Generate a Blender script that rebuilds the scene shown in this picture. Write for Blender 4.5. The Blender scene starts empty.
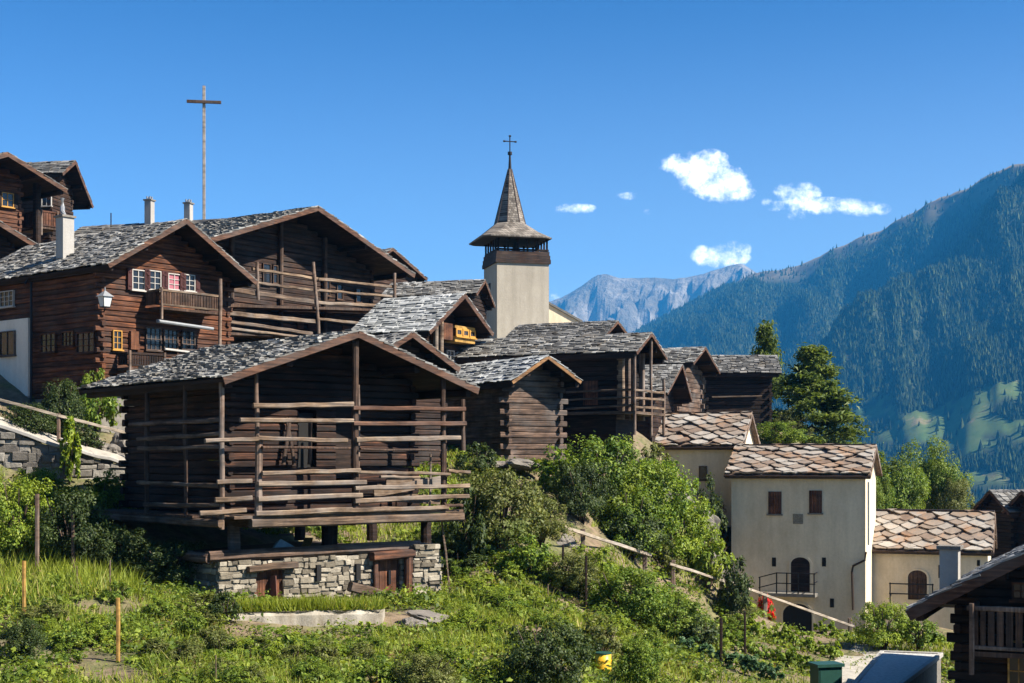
import bpy, math, random
import numpy as np
from mathutils import Vector, Matrix, noise as mnoise

random.seed(11)
RNG = np.random.default_rng(5)
C = bpy.context.scene.collection
F = 1024 * 50.0 / 36.0          # focal length in photo pixels
HZ = 460.0                      # row of the eye-level horizon
R = random.uniform


def pt(px, py, Y):
    return Vector(((px - 512) / F * Y, Y, (HZ - py) / F * Y))


# ------------------------------------------------------------------ objects
def tag(o, label=None, cat=None, group=None, kind=None):
    if label: o['label'] = label
    if cat: o['category'] = cat
    if group: o['group'] = group
    if kind: o['kind'] = kind
    return o


def empty(name, loc, rz=0.0, label=None, cat=None, group=None):
    o = bpy.data.objects.new(name, None)
    C.objects.link(o)
    o.location = loc
    o.rotation_euler = (0, 0, rz)
    o.empty_display_size = 0.3
    return tag(o, label, cat, group)


class MB:
    """collects faces for ONE mesh object"""
    def __init__(s):
        s.v = []; s.f = []

    def add(s, vs, fs):
        b = len(s.v)
        s.v.extend([tuple(p) for p in vs])
        s.f.extend([tuple(i + b for i in f) for f in fs])

    def box(s, x0, x1, y0, y1, z0, z1):
        s.add([(x0, y0, z0), (x1, y0, z0), (x1, y1, z0), (x0, y1, z0), (x0, y0, z1), (x1, y0, z1), (x1, y1, z1), (x0, y1, z1)],
              [(0, 3, 2, 1), (4, 5, 6, 7), (0, 1, 5, 4), (1, 2, 6, 5), (2, 3, 7, 6), (3, 0, 4, 7)])

    def beam(s, p0, p1, w, h, seg=1, jit=0.0, ch=0.15, up=(0, 0, 1), taper=1.0):
        p0 = Vector(p0); p1 = Vector(p1)
        d = (p1 - p0)
        if d.length < 1e-5: return
        d.normalize()
        upv = Vector(up)
        if abs(d.dot(upv)) > 0.95: upv = Vector((1, 0, 0)) if abs(d.x) < 0.9 else Vector((0, 1, 0))
        a = d.cross(upv).normalized(); b = a.cross(d).normalized()
        c = ch * min(w, h)
        prof = [(-w/2 + c, -h/2), (w/2 - c, -h/2), (w/2, -h/2 + c), (w/2, h/2 - c), (w/2 - c, h/2), (-w/2 + c, h/2), (-w/2, h/2 - c), (-w/2, -h/2 + c)]
        vs = []
        for k in range(seg + 1):
            q = p0.lerp(p1, k / seg)
            q = q + a * R(-jit, jit) + b * R(-jit, jit)
            sc = (1 + (taper - 1) * k / seg) * (1 + (R(-jit, jit) / max(w, h) if jit else 0))
            for (i, j) in prof: vs.append(q + a * i * sc + b * j * sc)
        fs = []
        for k in range(seg):
            o = k * 8
            for i in range(8):
                j = (i + 1) % 8
                fs.append((o + i, o + j, o + 8 + j, o + 8 + i))
        fs.append(tuple(range(7, -1, -1))); fs.append(tuple(range(seg * 8, seg * 8 + 8)))
        s.add(vs, fs)

    def tube(s, pts, r, n=8, r2=None):
        pts = [Vector(p) for p in pts]
        r2 = r if r2 is None else r2
        vs = []; m = len(pts)
        for k, p in enumerate(pts):
            d = (pts[min(k + 1, m - 1)] - pts[max(k - 1, 0)]).normalized()
            u = Vector((0, 0, 1)) if abs(d.z) < 0.9 else Vector((1, 0, 0))
            a = d.cross(u).normalized(); b = a.cross(d)
            rr = r + (r2 - r) * k / max(1, m - 1)
            for i in range(n):
                t = 2 * math.pi * i / n
                vs.append(p + a * math.cos(t) * rr + b * math.sin(t) * rr)
        fs = []
        for k in range(m - 1):
            for i in range(n):
                j = (i + 1) % n
                fs.append((k*n + i, k*n + j, (k+1)*n + j, (k+1)*n + i))
        fs.append(tuple(range(n - 1, -1, -1))); fs.append(tuple(range((m - 1)*n, m*n)))
        s.add(vs, fs)

    def prism(s, poly, ext):
        """poly: planar loop of 3D points, ext: extrusion vector"""
        n = len(poly); e = Vector(ext)
        vs = [Vector(p) for p in poly] + [Vector(p) + e for p in poly]
        fs = [tuple(range(n - 1, -1, -1)), tuple(range(n, 2*n))]
        for i in range(n):
            j = (i + 1) % n
            fs.append((i, j, n + j, n + i))
        s.add(vs, fs)

    def build(s, name, mat, parent=None, smooth=False):
        me = bpy.data.meshes.new(name)
        me.from_pydata(s.v, [], s.f)
        me.materials.append(mat)
        me.update()
        import bmesh
        bm = bmesh.new(); bm.from_mesh(me)
        bmesh.ops.recalc_face_normals(bm, faces=bm.faces)
        bm.to_mesh(me); bm.free()
        if smooth:
            me.polygons.foreach_set('use_smooth', [True] * len(me.polygons))
        o = bpy.data.objects.new(name, me)
        C.objects.link(o)
        if parent is not None: o.parent = parent
        return o


def np_mesh(name, verts, nper, mat, smooth=False):
    """verts (N, nper, 3) -> N separate faces"""
    verts = np.asarray(verts, dtype=np.float32)
    N = verts.shape[0]
    me = bpy.data.meshes.new(name)
    me.vertices.add(N * nper)
    me.vertices.foreach_set('co', verts.reshape(-1))
    me.loops.add(N * nper)
    me.loops.foreach_set('vertex_index', np.arange(N * nper, dtype=np.int32))
    me.polygons.add(N)
    me.polygons.foreach_set('loop_start', np.arange(0, N * nper, nper, dtype=np.int32))
    me.polygons.foreach_set('loop_total', np.full(N, nper, dtype=np.int32))
    me.materials.append(mat)
    me.update(calc_edges=True)
    return me


def link(name, me, parent=None):
    o = bpy.data.objects.new(name, me)
    C.objects.link(o)
    if parent is not None: o.parent = parent
    return o


# ---------------------------------------------------------------- materials
def newmat(name):
    m = bpy.data.materials.new(name)
    m.use_nodes = True
    nt = m.node_tree
    b = nt.nodes['Principled BSDF']
    b.inputs['Roughness'].default_value = 0.85
    b.inputs['Specular IOR Level'].default_value = 0.25
    return m, nt, b


def N(nt, t, **kw):
    n = nt.nodes.new(t)
    for k, v in kw.items(): setattr(n, k, v)
    return n


def ramp(nt, fac, stops, interp='LINEAR'):
    r = N(nt, 'ShaderNodeValToRGB')
    r.color_ramp.interpolation = interp
    el = r.color_ramp.elements
    while len(el) < len(stops): el.new(0.5)
    for e, (p, c) in zip(el, stops):
        e.position = p; e.color = (c[0], c[1], c[2], 1)
    nt.links.new(fac, r.inputs[0])
    return r.outputs[0]


def noise_tex(nt, scale, detail=4, rough=0.6, vec=None, dist=0.0):
    n = N(nt, 'ShaderNodeTexNoise')
    n.inputs['Scale'].default_value = scale
    n.inputs['Detail'].default_value = detail
    n.inputs['Roughness'].default_value = rough
    n.inputs['Distortion'].default_value = dist
    if vec is not None: nt.links.new(vec, n.inputs['Vector'])
    return n.outputs['Fac']


def coords(nt, sc=(1, 1, 1), kind='Object'):
    tc = N(nt, 'ShaderNodeTexCoord')
    mp = N(nt, 'ShaderNodeMapping')
    mp.inputs['Scale'].default_value = sc
    nt.links.new(tc.outputs[kind], mp.inputs[0])
    return mp.outputs[0]


def mixc(nt, fac, a, b, blend='MIX'):
    m = N(nt, 'ShaderNodeMix', data_type='RGBA', blend_type=blend)
    for sock, val in ((m.inputs[0], fac), (m.inputs[6], a), (m.inputs[7], b)):
        if isinstance(val, (int, float)): sock.default_value = val
        elif isinstance(val, (tuple, list)): sock.default_value = (val[0], val[1], val[2], 1)
        else: nt.links.new(val, sock)
    return m.outputs[2]


def math_(nt, op, a, b=None, c=None, clamp=False):
    m = N(nt, 'ShaderNodeMath', operation=op, use_clamp=clamp)
    for i, v in enumerate((a, b, c)):
        if v is None: continue
        if isinstance(v, (int, float)): m.inputs[i].default_value = v
        else: nt.links.new(v, m.inputs[i])
    return m.outputs[0]


def island(nt):
    return N(nt, 'ShaderNodeNewGeometry').outputs['Random Per Island']


def bump(nt, b, h, strength=0.5, dist=0.02):
    bp = N(nt, 'ShaderNodeBump')
    bp.inputs['Strength'].default_value = strength
    bp.inputs['Distance'].default_value = dist
    nt.links.new(h, bp.inputs['Height'])
    nt.links.new(bp.outputs[0], b.inputs['Normal'])


def wood(name, dark, mid, light, vertical=False, worn=0.5):
    m, nt, b = newmat(name)
    sc = (16, 16, 0.8) if vertical else (0.8, 0.8, 16)
    g = noise_tex(nt, 1.0, 6, 0.65, coords(nt, sc), 0.4)
    col = ramp(nt, g, [(0.30, dark), (0.52, mid), (0.75, light)])
    r = island(nt)
    tint = ramp(nt, r, [(0, (0.5, 0.48, 0.46)), (0.45, (0.95, 0.93, 0.9)), (1, (1.35, 1.25, 1.15))])
    col = mixc(nt, 1.0, col, tint, 'MULTIPLY')
    big = noise_tex(nt, 0.7, 4, 0.6, coords(nt))
    wear = ramp(nt, big, [(0.45, (0, 0, 0)), (0.7, (1, 1, 1))])
    grey = tuple(sum(light) / 3 * k for k in (1.08, 1.0, 0.92))
    wf = math_(nt, 'MULTIPLY', wear, worn)
    blk = noise_tex(nt, 1.3, 5, 0.7, coords(nt, (1, 1, 2.5)))
    col = mixc(nt, 0.85, col, ramp(nt, blk, [(0.36, (0.35, 0.33, 0.32)), (0.6, (1.1, 1.05, 1.0))]), 'MULTIPLY')
    col = mixc(nt, wf, col, grey)
    nt.links.new(col, b.inputs['Base Color'])
    b.inputs['Roughness'].default_value = 0.8
    bump(nt, b, g, 0.6, 0.03)
    return m


def slate(name, stops, lichen=(0.2, 0.13, 0.05), lf=0.25, scale=3.0):
    m, nt, b = newmat(name)
    r = island(nt)
    col = ramp(nt, r, stops)
    n1 = noise_tex(nt, scale, 6, 0.7, coords(nt))
    col = mixc(nt, 0.8, col, ramp(nt, n1, [(0.25, (0.55, 0.55, 0.56)), (0.75, (1.3, 1.3, 1.28))]), 'MULTIPLY')
    n2 = noise_tex(nt, scale * 0.5, 5, 0.65, coords(nt))
    lm = ramp(nt, n2, [(0.52, (0, 0, 0)), (0.66, (1, 1, 1))])
    col = mixc(nt, math_(nt, 'MULTIPLY', lm, lf), col, lichen)
    nt.links.new(col, b.inputs['Base Color'])
    b.inputs['Roughness'].default_value = 0.6
    b.inputs['Specular IOR Level'].default_value = 0.4
    bump(nt, b, n1, 0.5, 0.03)
    return m


def plaster(name, base, stain, amt=0.6, sc=1.0):
    m, nt, b = newmat(name)
    n1 = noise_tex(nt, 0.6 * sc, 6, 0.7, coords(nt, (1, 1, 0.5)))
    n2 = noise_tex(nt, 9 * sc, 5, 0.7, coords(nt))
    s = ramp(nt, n1, [(0.38, (0, 0, 0)), (0.72, (1, 1, 1))])
    col = mixc(nt, math_(nt, 'MULTIPLY', s, amt), base, stain)
    col = mixc(nt, 0.5, col, ramp(nt, n2, [(0.2, (0.75, 0.75, 0.74)), (0.8, (1.12, 1.12, 1.12))]), 'MULTIPLY')
    st = noise_tex(nt, 1.0, 4, 0.6, coords(nt, (2.2, 2.2, 0.12)))
    col = mixc(nt, 0.35, col, ramp(nt, st, [(0.35, (0.7, 0.69, 0.66)), (0.6, (1.05, 1.05, 1.05))]), 'MULTIPLY')
    nt.links.new(col, b.inputs['Base Color'])
    bump(nt, b, n2, 0.5, 0.03)
    return m


def stone(name, stops, sc=5.0):
    m, nt, b = newmat(name)
    r = island(nt)
    col = ramp(nt, r, stops)
    n1 = noise_tex(nt, sc, 7, 0.7, coords(nt))
    col = mixc(nt, 0.9, col, ramp(nt, n1, [(0.25, (0.5, 0.5, 0.5)), (0.75, (1.35, 1.33, 1.28))]), 'MULTIPLY')
    nt.links.new(col, b.inputs['Base Color'])
    bump(nt, b, n1, 0.8, 0.06)
    return m


def leafmat(name, stops, trans=0.35, patch=None, psc=0.5, plant=None):
    m, nt, b = newmat(name)
    r = island(nt)
    if plant:      # colour goes by the plant, varied a little leaf by leaf
        pn = noise_tex(nt, plant, 2, 0.5, coords(nt))
        mr_ = N(nt, 'ShaderNodeMapRange'); mr_.inputs[1].default_value = 0.28; mr_.inputs[2].default_value = 0.72
        nt.links.new(pn, mr_.inputs[0])
        r = math_(nt, 'ADD', math_(nt, 'MULTIPLY', mr_.outputs[0], 0.72), math_(nt, 'MULTIPLY', r, 0.28))
    col = ramp(nt, r, stops)
    n = noise_tex(nt, psc, 3, 0.6, coords(nt))
    if patch:
        f = ramp(nt, n, [(0.46, (0, 0, 0)), (0.62, (1, 1, 1))])
        col = mixc(nt, math_(nt, 'MULTIPLY', f, 0.75), col, patch)
    col = mixc(nt, 0.6, col, ramp(nt, noise_tex(nt, psc * 3.1, 3, 0.6, coords(nt)), [(0.3, (0.6, 0.62, 0.6)), (0.7, (1.3, 1.25, 1.1))]), 'MULTIPLY')
    nt.links.new(col, b.inputs['Base Color'])
    b.inputs['Roughness'].default_value = 0.55
    tr = N(nt, 'ShaderNodeBsdfTranslucent')
    tc = mixc(nt, 1.0, col, (1.3, 1.25, 0.6), 'MULTIPLY')
    nt.links.new(tc, tr.inputs[0])
    mx = N(nt, 'ShaderNodeMixShader')
    mx.inputs[0].default_value = trans
    out = nt.nodes['Material Output']
    nt.links.new(b.outputs[0], mx.inputs[1]); nt.links.new(tr.outputs[0], mx.inputs[2])
    nt.links.new(mx.outputs[0], out.inputs['Surface'])
    return m


def plain(name, c, rough=0.6, metal=0.0, var=0.2, spec=0.3):
    m, nt, b = newmat(name)
    n = noise_tex(nt, 7, 5, 0.65, coords(nt))
    col = mixc(nt, 1.0, c, ramp(nt, n, [(0.25, (1 - var,) * 3), (0.75, (1 + var,) * 3)]), 'MULTIPLY')
    nt.links.new(col, b.inputs['Base Color'])
    b.inputs['Roughness'].default_value = rough
    b.inputs['Metallic'].default_value = metal
    b.inputs['Specular IOR Level'].default_value = spec
    return m


M = {}
M['log_red'] = wood('sunburnt_log', (0.02, 0.0075, 0.0035), (0.085, 0.031, 0.013), (0.24, 0.10, 0.045), worn=0.15)
M['log_brown'] = wood('old_log', (0.007, 0.004, 0.003), (0.030, 0.015, 0.0095), (0.11, 0.058, 0.035), worn=0.3)
M['log_granary'] = wood('granary_log', (0.006, 0.003, 0.002), (0.024, 0.0105, 0.006), (0.12, 0.052, 0.028), worn=0.2)
M['log_grey'] = wood('weathered_log', (0.025, 0.017, 0.013), (0.095, 0.062, 0.045), (0.24, 0.17, 0.13), worn=0.4)
M['log_dark'] = wood('black_log', (0.007, 0.004, 0.003), (0.022, 0.012, 0.0085), (0.06, 0.037, 0.025), worn=0.15)
M['plank'] = wood('old_plank', (0.02, 0.012, 0.008), (0.06, 0.035, 0.023), (0.14, 0.088, 0.06), vertical=True, worn=0.3)
M['plank_red'] = wood('red_plank', (0.03, 0.012, 0.007), (0.10, 0.04, 0.02), (0.21, 0.095, 0.05), vertical=True, worn=0.2)
M['rail'] = wood('weathered_rail', (0.045, 0.03, 0.02), (0.15, 0.105, 0.07), (0.36, 0.285, 0.20), worn=0.4)
M['post'] = wood('weathered_post', (0.06, 0.04, 0.03), (0.15, 0.105, 0.08), (0.30, 0.23, 0.18), vertical=True, worn=0.5)
M['barge'] = wood('roof_board', (0.025, 0.013, 0.009), (0.085, 0.042, 0.026), (0.20, 0.11, 0.068), worn=0.3)
M['silver_post'] = wood('silver_grey_post', (0.16, 0.145, 0.13), (0.27, 0.25, 0.225), (0.38, 0.36, 0.33), vertical=True, worn=0.2)
M['pale_rail'] = wood('pale_rail', (0.18, 0.15, 0.115), (0.32, 0.28, 0.225), (0.48, 0.43, 0.36), worn=0.3)
M['hpost'] = wood('grey_beam', (0.03, 0.02, 0.013), (0.10, 0.067, 0.045), (0.25, 0.185, 0.13), worn=0.3)
M['yellow_wood'] = wood('new_wood', (0.22, 0.12, 0.03), (0.38, 0.235, 0.065), (0.5, 0.34, 0.12), vertical=True, worn=0.0)
M['new_board'] = wood('bright_board', (0.12, 0.06, 0.022), (0.24, 0.13, 0.055), (0.36, 0.22, 0.11), worn=0.1)
M['slate'] = slate('stone_slate', [(0.0, (0.065, 0.06, 0.054)), (0.35, (0.115, 0.11, 0.10)), (0.65, (0.17, 0.163, 0.15)), (0.9, (0.25, 0.243, 0.225)), (1.0, (0.38, 0.37, 0.345))], lf=0.2)
M['slate_dark'] = slate('dark_slate', [(0.0, (0.045, 0.043, 0.04)), (0.4, (0.085, 0.082, 0.076)), (0.75, (0.14, 0.135, 0.125)), (1.0, (0.24, 0.23, 0.215))], lf=0.2)
M['slate_blue'] = slate('pale_slate', [(0.0, (0.13, 0.135, 0.13)), (0.4, (0.24, 0.245, 0.24)), (0.75, (0.35, 0.355, 0.345)), (1.0, (0.48, 0.48, 0.465))], lf=0.08)
M['slab'] = slate('lichen_slab', [(0.0, (0.17, 0.115, 0.08)), (0.2, (0.27, 0.22, 0.175)), (0.4, (0.22, 0.165, 0.12)), (0.6, (0.33, 0.30, 0.26)), (0.8, (0.28, 0.24, 0.20)), (1.0, (0.40, 0.365, 0.315))], lichen=(0.27, 0.145, 0.07), lf=0.7, scale=2.2)
M['shingle'] = slate('church_shingle', [(0.0, (0.07, 0.06, 0.052)), (0.5, (0.15, 0.135, 0.12)), (1.0, (0.24, 0.22, 0.20))], lf=0.1)
def shingles(name):
    m, nt, b = newmat(name)
    tc = N(nt, 'ShaderNodeTexCoord'); sp = N(nt, 'ShaderNodeSeparateXYZ'); nt.links.new(tc.outputs['Object'], sp.inputs[0])
    cb = N(nt, 'ShaderNodeCombineXYZ'); nt.links.new(math_(nt, 'ADD', sp.outputs[0], sp.outputs[1]), cb.inputs[0]); nt.links.new(sp.outputs[2], cb.inputs[1])
    br = N(nt, 'ShaderNodeTexBrick'); nt.links.new(cb.outputs[0], br.inputs['Vector'])
    br.inputs['Scale'].default_value = 1.0; br.inputs['Brick Width'].default_value = 0.22; br.inputs['Row Height'].default_value = 0.17; br.inputs['Mortar Size'].default_value = 0.014
    br.inputs['Color1'].default_value = (0.10, 0.085, 0.072, 1); br.inputs['Color2'].default_value = (0.26, 0.235, 0.205, 1); br.inputs['Mortar'].default_value = (0.04, 0.034, 0.03, 1)
    n1 = noise_tex(nt, 1.1, 6, 0.7, coords(nt))
    col = mixc(nt, 0.85, br.outputs['Color'], ramp(nt, n1, [(0.3, (0.5, 0.48, 0.45)), (0.7, (1.35, 1.3, 1.25))]), 'MULTIPLY')
    nt.links.new(col, b.inputs['Base Color']); bump(nt, b, br.outputs['Fac'], -0.6, 0.05)
    return m
M['spire_shingle'] = shingles('spire_shingle')
M['plaster'] = plaster('old_plaster', (0.72, 0.60, 0.43), (0.46, 0.375, 0.255), 0.8)
M['plaster_white'] = plaster('white_plaster', (0.74, 0.67, 0.56), (0.5, 0.44, 0.35), 0.5)
M['tower'] = plaster('tower_render', (0.40, 0.355, 0.285), (0.27, 0.235, 0.185), 0.9, 0.8)
M['concrete'] = plaster('grey_concrete', (0.36, 0.34, 0.31), (0.22, 0.2, 0.18), 0.5)
M['stone'] = stone('field_stone', [(0, (0.09, 0.075, 0.055)), (0.4, (0.19, 0.162, 0.12)), (0.75, (0.27, 0.235, 0.18)), (1, (0.37, 0.33, 0.265))])
M['mortar'] = stone('wall_core', [(0, (0.2, 0.18, 0.145)), (1, (0.24, 0.215, 0.17))], 12)
M['stone_dark'] = stone('dark_stone', [(0, (0.09, 0.08, 0.07)), (0.5, (0.16, 0.145, 0.125)), (1, (0.27, 0.25, 0.22))])
M['rock'] = stone('mountain_rock', [(0, (0.16, 0.14, 0.12)), (1, (0.2, 0.18, 0.155))], 1.4)
M['glass'] = plain('window_glass', (0.015, 0.017, 0.02), 0.08, 0, 0.1, 0.5)
M['white_paint'] = plain('white_paint', (0.38, 0.35, 0.31), 0.6)
M['yellow_paint'] = plain('ochre_paint', (0.4, 0.2, 0.035), 0.5)
M['red_shutter'] = plain('dark_red_shutter', (0.045, 0.011, 0.009), 0.7)
M['curtain'] = plain('pink_curtain', (0.30, 0.10, 0.12), 0.8)
M['iron'] = plain('dark_iron', (0.02, 0.02, 0.022), 0.5, 0.6)
M['copper'] = plain('brown_gutter', (0.06, 0.04, 0.03), 0.45, 0.5)
M['zinc'] = plain('zinc_pipe', (0.2, 0.205, 0.21), 0.6, 0.2)
M['black'] = plain('dark_opening', (0.012, 0.011, 0.01), 0.9)
M['rust'] = plain('rusty_sheet', (0.17, 0.075, 0.055), 0.7, 0.1, 0.35)
M['green_paint'] = plain('dark_green_plastic', (0.018, 0.06, 0.045), 0.4)
M['barrel'] = plain('yellow_plastic', (0.62, 0.36, 0.02), 0.4)
M['red_petal'] = leafmat('red_petal', [(0, (0.45, 0.01, 0.008)), (1, (0.7, 0.03, 0.02))], 0.3)
M['bark'] = wood('bark', (0.03, 0.022, 0.016), (0.075, 0.055, 0.04), (0.14, 0.11, 0.085), vertical=True, worn=0.3)
M['blue_sheet'] = plain('blue_grey_sheet', (0.22, 0.32, 0.38), 0.5)
M['gravel'] = stone('gravel', [(0, (0.42, 0.41, 0.39)), (1, (0.5, 0.49, 0.47))], 9)
M['lantern_glass'] = plain('lantern_glass', (0.5, 0.5, 0.48), 0.2)

L_OLIVE = leafmat('olive_leaf', [(0, (0.06, 0.075, 0.018)), (0.5, (0.13, 0.15, 0.038)), (1, (0.25, 0.25, 0.09))], patch=(0.09, 0.125, 0.02))
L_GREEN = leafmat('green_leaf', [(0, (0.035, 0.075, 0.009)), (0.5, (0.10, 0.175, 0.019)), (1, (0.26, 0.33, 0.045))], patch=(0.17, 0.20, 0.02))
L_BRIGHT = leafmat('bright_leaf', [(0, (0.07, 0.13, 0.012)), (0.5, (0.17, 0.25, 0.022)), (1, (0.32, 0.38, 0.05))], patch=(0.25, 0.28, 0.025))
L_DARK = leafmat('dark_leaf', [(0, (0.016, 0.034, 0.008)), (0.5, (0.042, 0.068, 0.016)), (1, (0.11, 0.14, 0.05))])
L_BLUE = leafmat('cabbage_leaf', [(0, (0.035, 0.08, 0.035)), (0.5, (0.07, 0.14, 0.06)), (1, (0.15, 0.24, 0.12))])
L_BROWN = leafmat('dry_leaf', [(0, (0.09, 0.055, 0.02)), (0.5, (0.16, 0.10, 0.03)), (1, (0.12, 0.13, 0.03))])
L_CONIFER = leafmat('needle', [(0, (0.045, 0.075, 0.016)), (0.5, (0.10, 0.145, 0.03)), (1, (0.18, 0.22, 0.055))], 0.4)
L_HERB = leafmat('herb', [(0.05, (0.025, 0.045, 0.008)), (0.28, (0.06, 0.10, 0.013)), (0.5, (0.13, 0.185, 0.02)), (0.64, (0.27, 0.32, 0.045)), (0.74, (0.07, 0.115, 0.025)), (0.84, (0.19, 0.12, 0.05)), (0.9, (0.12, 0.19, 0.03)), (1, (0.36, 0.34, 0.12))], 0.35, plant=1.1)
L_GRASS = leafmat('grass_blade', [(0, (0.10, 0.15, 0.012)), (0.5, (0.22, 0.28, 0.03)), (0.85, (0.34, 0.36, 0.07)), (1, (0.46, 0.38, 0.15))], 0.4, patch=(0.20, 0.24, 0.02), psc=0.3)

# ------------------------------------------------------------------ terrain
ctrl_px = [
    (0, 683, 25), (130, 683, 25), (250, 683, 25), (380, 683, 26), (500, 683, 27), (640, 683, 31), (750, 683, 37), (820, 683, 42),
    (0, 640, 29), (200, 650, 29), (420, 655, 30), (300, 641, 32.6), (230, 643, 32.2), (370, 640, 33.6), (300, 611, 35.0), (400, 624, 35), (480, 640, 33), (560, 655, 33),
    (0, 590, 34), (120, 590, 34), (222, 608, 36.6), (330, 606, 38), (440, 601, 42), (20, 560, 38), (130, 560, 39), (480, 590, 41), (480, 550, 45),
    (30, 500, 43), (125, 500, 44.5), (0, 490, 45.3), (60, 490, 46.1), (125, 490, 47.0), (300, 532, 47), (400, 530, 48.5), (450, 530, 47),
    (-30, 416, 48.3), (60, 446, 49), (127, 461, 50), (110, 436, 52), (30, 425, 53), (200, 450, 54),
    (500, 474, 55), (560, 472, 57), (530, 467, 59.5), (480, 462, 58), (590, 468, 61), (545, 462, 63), (640, 474, 60), (655, 475, 66), (583, 553, 50), (645, 578, 54.5), (700, 598, 58), (765, 622, 62), (850, 641, 66.5),
    (600, 530, 53), (680, 540, 59), (540, 560, 45), (600, 620, 42), (660, 600, 49), (700, 640, 47), (800, 645, 55), (860, 662, 53), (850, 683, 47),
    (735, 616, 68.5), (800, 628, 68), (860, 632, 67.5), (730, 612, 72), (800, 620, 73), (865, 625, 73), (925, 625, 70), (990, 640, 72), (940, 625, 77), (685, 520, 68), (700, 510, 72), (755, 510, 77), (700, 500, 78), (740, 428, 90), (690, 430, 83), (800, 440, 92), (660, 458, 79),
    (905, 600, 95), (880, 610, 80), (900, 615, 85), (985, 570, 84), (690, 575, 65.5), (930, 640, 58), (1000, 683, 50), (940, 740, 32), (1024, 760, 28),
]
ctrl = [tuple(pt(*p)) for p in ctrl_px] + [
    (0, 105, 6.5), (-1, 96, 6), (-8, 66, 1.6), (-14, 62, 2.6), (-3, 58, .2), (-21, 66, 7.5), (-24, 74, 8.5), (-20, 90, 11), (-28, 84, 10), (-40, 80, 12),
    (-40, 55, 8), (-30, 40, 1.0), (-40, 20, -2), (-4, 75, 5), (3, 66, .2), (6.5, 68, -.2), (6, 80, 2.0), (12, 95, 1), (0, 8, -4.5), (-15, 10, -4), (12, 10, -6.5),
    (25, 20, -9), (30, 105, -14), (45, 70, -18), (60, 50, -26), (60, 110, -35), (20, 130, -12), (0, 140, 2), (-30, 120, 11), (-60, 100, 15), (-70, 40, 12), (100, 80, -60), (40, 0, -16)]
CX = np.array([(c[0], c[1]) for c in ctrl]); CZ = np.array([c[2] for c in ctrl])


def _phi(d2): return np.sqrt(d2 + 6.0)


_n = len(ctrl)
_A = np.zeros((_n + 3, _n + 3))
_A[:_n, :_n] = _phi(((CX[:, None] - CX[None]) ** 2).sum(-1)) - np.eye(_n) * 0.12
_A[:_n, _n] = 1; _A[:_n, _n + 1:] = CX
_A[_n, :_n] = 1; _A[_n + 1:, :_n] = CX.T
_W = np.linalg.solve(_A, np.concatenate([CZ, np.zeros(3)]))


def zts(X, Y):
    P = np.stack([np.asarray(X, float), np.asarray(Y, float)], -1)
    d2 = ((P[..., None, :] - CX) ** 2).sum(-1)
    z = _phi(d2) @ _W[:_n] + _W[_n] + P @ _W[_n + 1:]
    z = z + 0.09 * np.sin(P[..., 0] * 1.9 + 1.3 * np.sin(P[..., 1] * 0.8)) * np.sin(P[..., 1] * 1.7 + 0.6)
    out = np.maximum(0, np.maximum(np.abs(P[..., 0]) - 60, np.maximum(P[..., 1] - 135, -5 - P[..., 1])))
    return z - out * 0.55


def zt(x, y): return float(zts(np.array([x]), np.array([y]))[0])


def axis(segs):
    out = []
    for a, b, s in segs: out += list(np.arange(a, b, s))
    return np.array(out + [segs[-1][1]])


gx = axis([(-420, -60, 24), (-60, -24, 1.5), (-24, 30, 0.45), (30, 66, 1.5), (66, 620, 24)])
gy = axis([(-300, 8, 14), (8, 20, 1.0), (20, 76, 0.45), (76, 140, 1.8), (140, 720, 24)])
GX, GY = np.meshgrid(gx, gy)
GZ = np.empty_like(GX)
for i in range(GX.shape[0]): GZ[i] = zts(GX[i], GY[i])
GZ = np.maximum(GZ, -259)
nv, nu = GX.shape
me = bpy.data.meshes.new('ground')
idx = np.arange(nv * nu).reshape(nv, nu)
q = np.stack([idx[:-1, :-1], idx[:-1, 1:], idx[1:, 1:], idx[1:, :-1]], -1).reshape(-1, 4)
me.from_pydata(np.stack([GX, GY, GZ], -1).reshape(-1, 3).tolist(), [], q.tolist())
me.polygons.foreach_set('use_smooth', [True] * len(me.polygons))
m, nt, b = newmat('garden_soil')
n1 = noise_tex(nt, 0.45, 6, 0.65, coords(nt)); n2 = noise_tex(nt, 3.0, 6, 0.7, coords(nt))
soil = ramp(nt, n2, [(0.3, (0.10, 0.068, 0.042)), (0.7, (0.24, 0.175, 0.115))])
turf = ramp(nt, n2, [(0.3, (0.045, 0.055, 0.018)), (0.7, (0.17, 0.155, 0.065))])
col = mixc(nt, ramp(nt, n1, [(0.42, (0, 0, 0)), (0.58, (1, 1, 1))]), turf, soil)
nt.links.new(col, b.inputs['Base Color']); bump(nt, b, n2, 0.8, 0.1)
me.materials.append(m)
tag(link('ground', me), 'sloping village garden ground', kind='structure')

vf = MB(); n = 48
vf.add([(7100 * math.cos(2*math.pi*i/n), 7100 * math.sin(2*math.pi*i/n), -260) for i in range(n)], [tuple(range(n))])
M['valley'] = plain('valley_meadow', (0.05, 0.075, 0.025), 0.9, 0, 0.4)
tag(vf.build('valley_floor', M['valley']), 'valley floor below the village', kind='structure')

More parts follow.
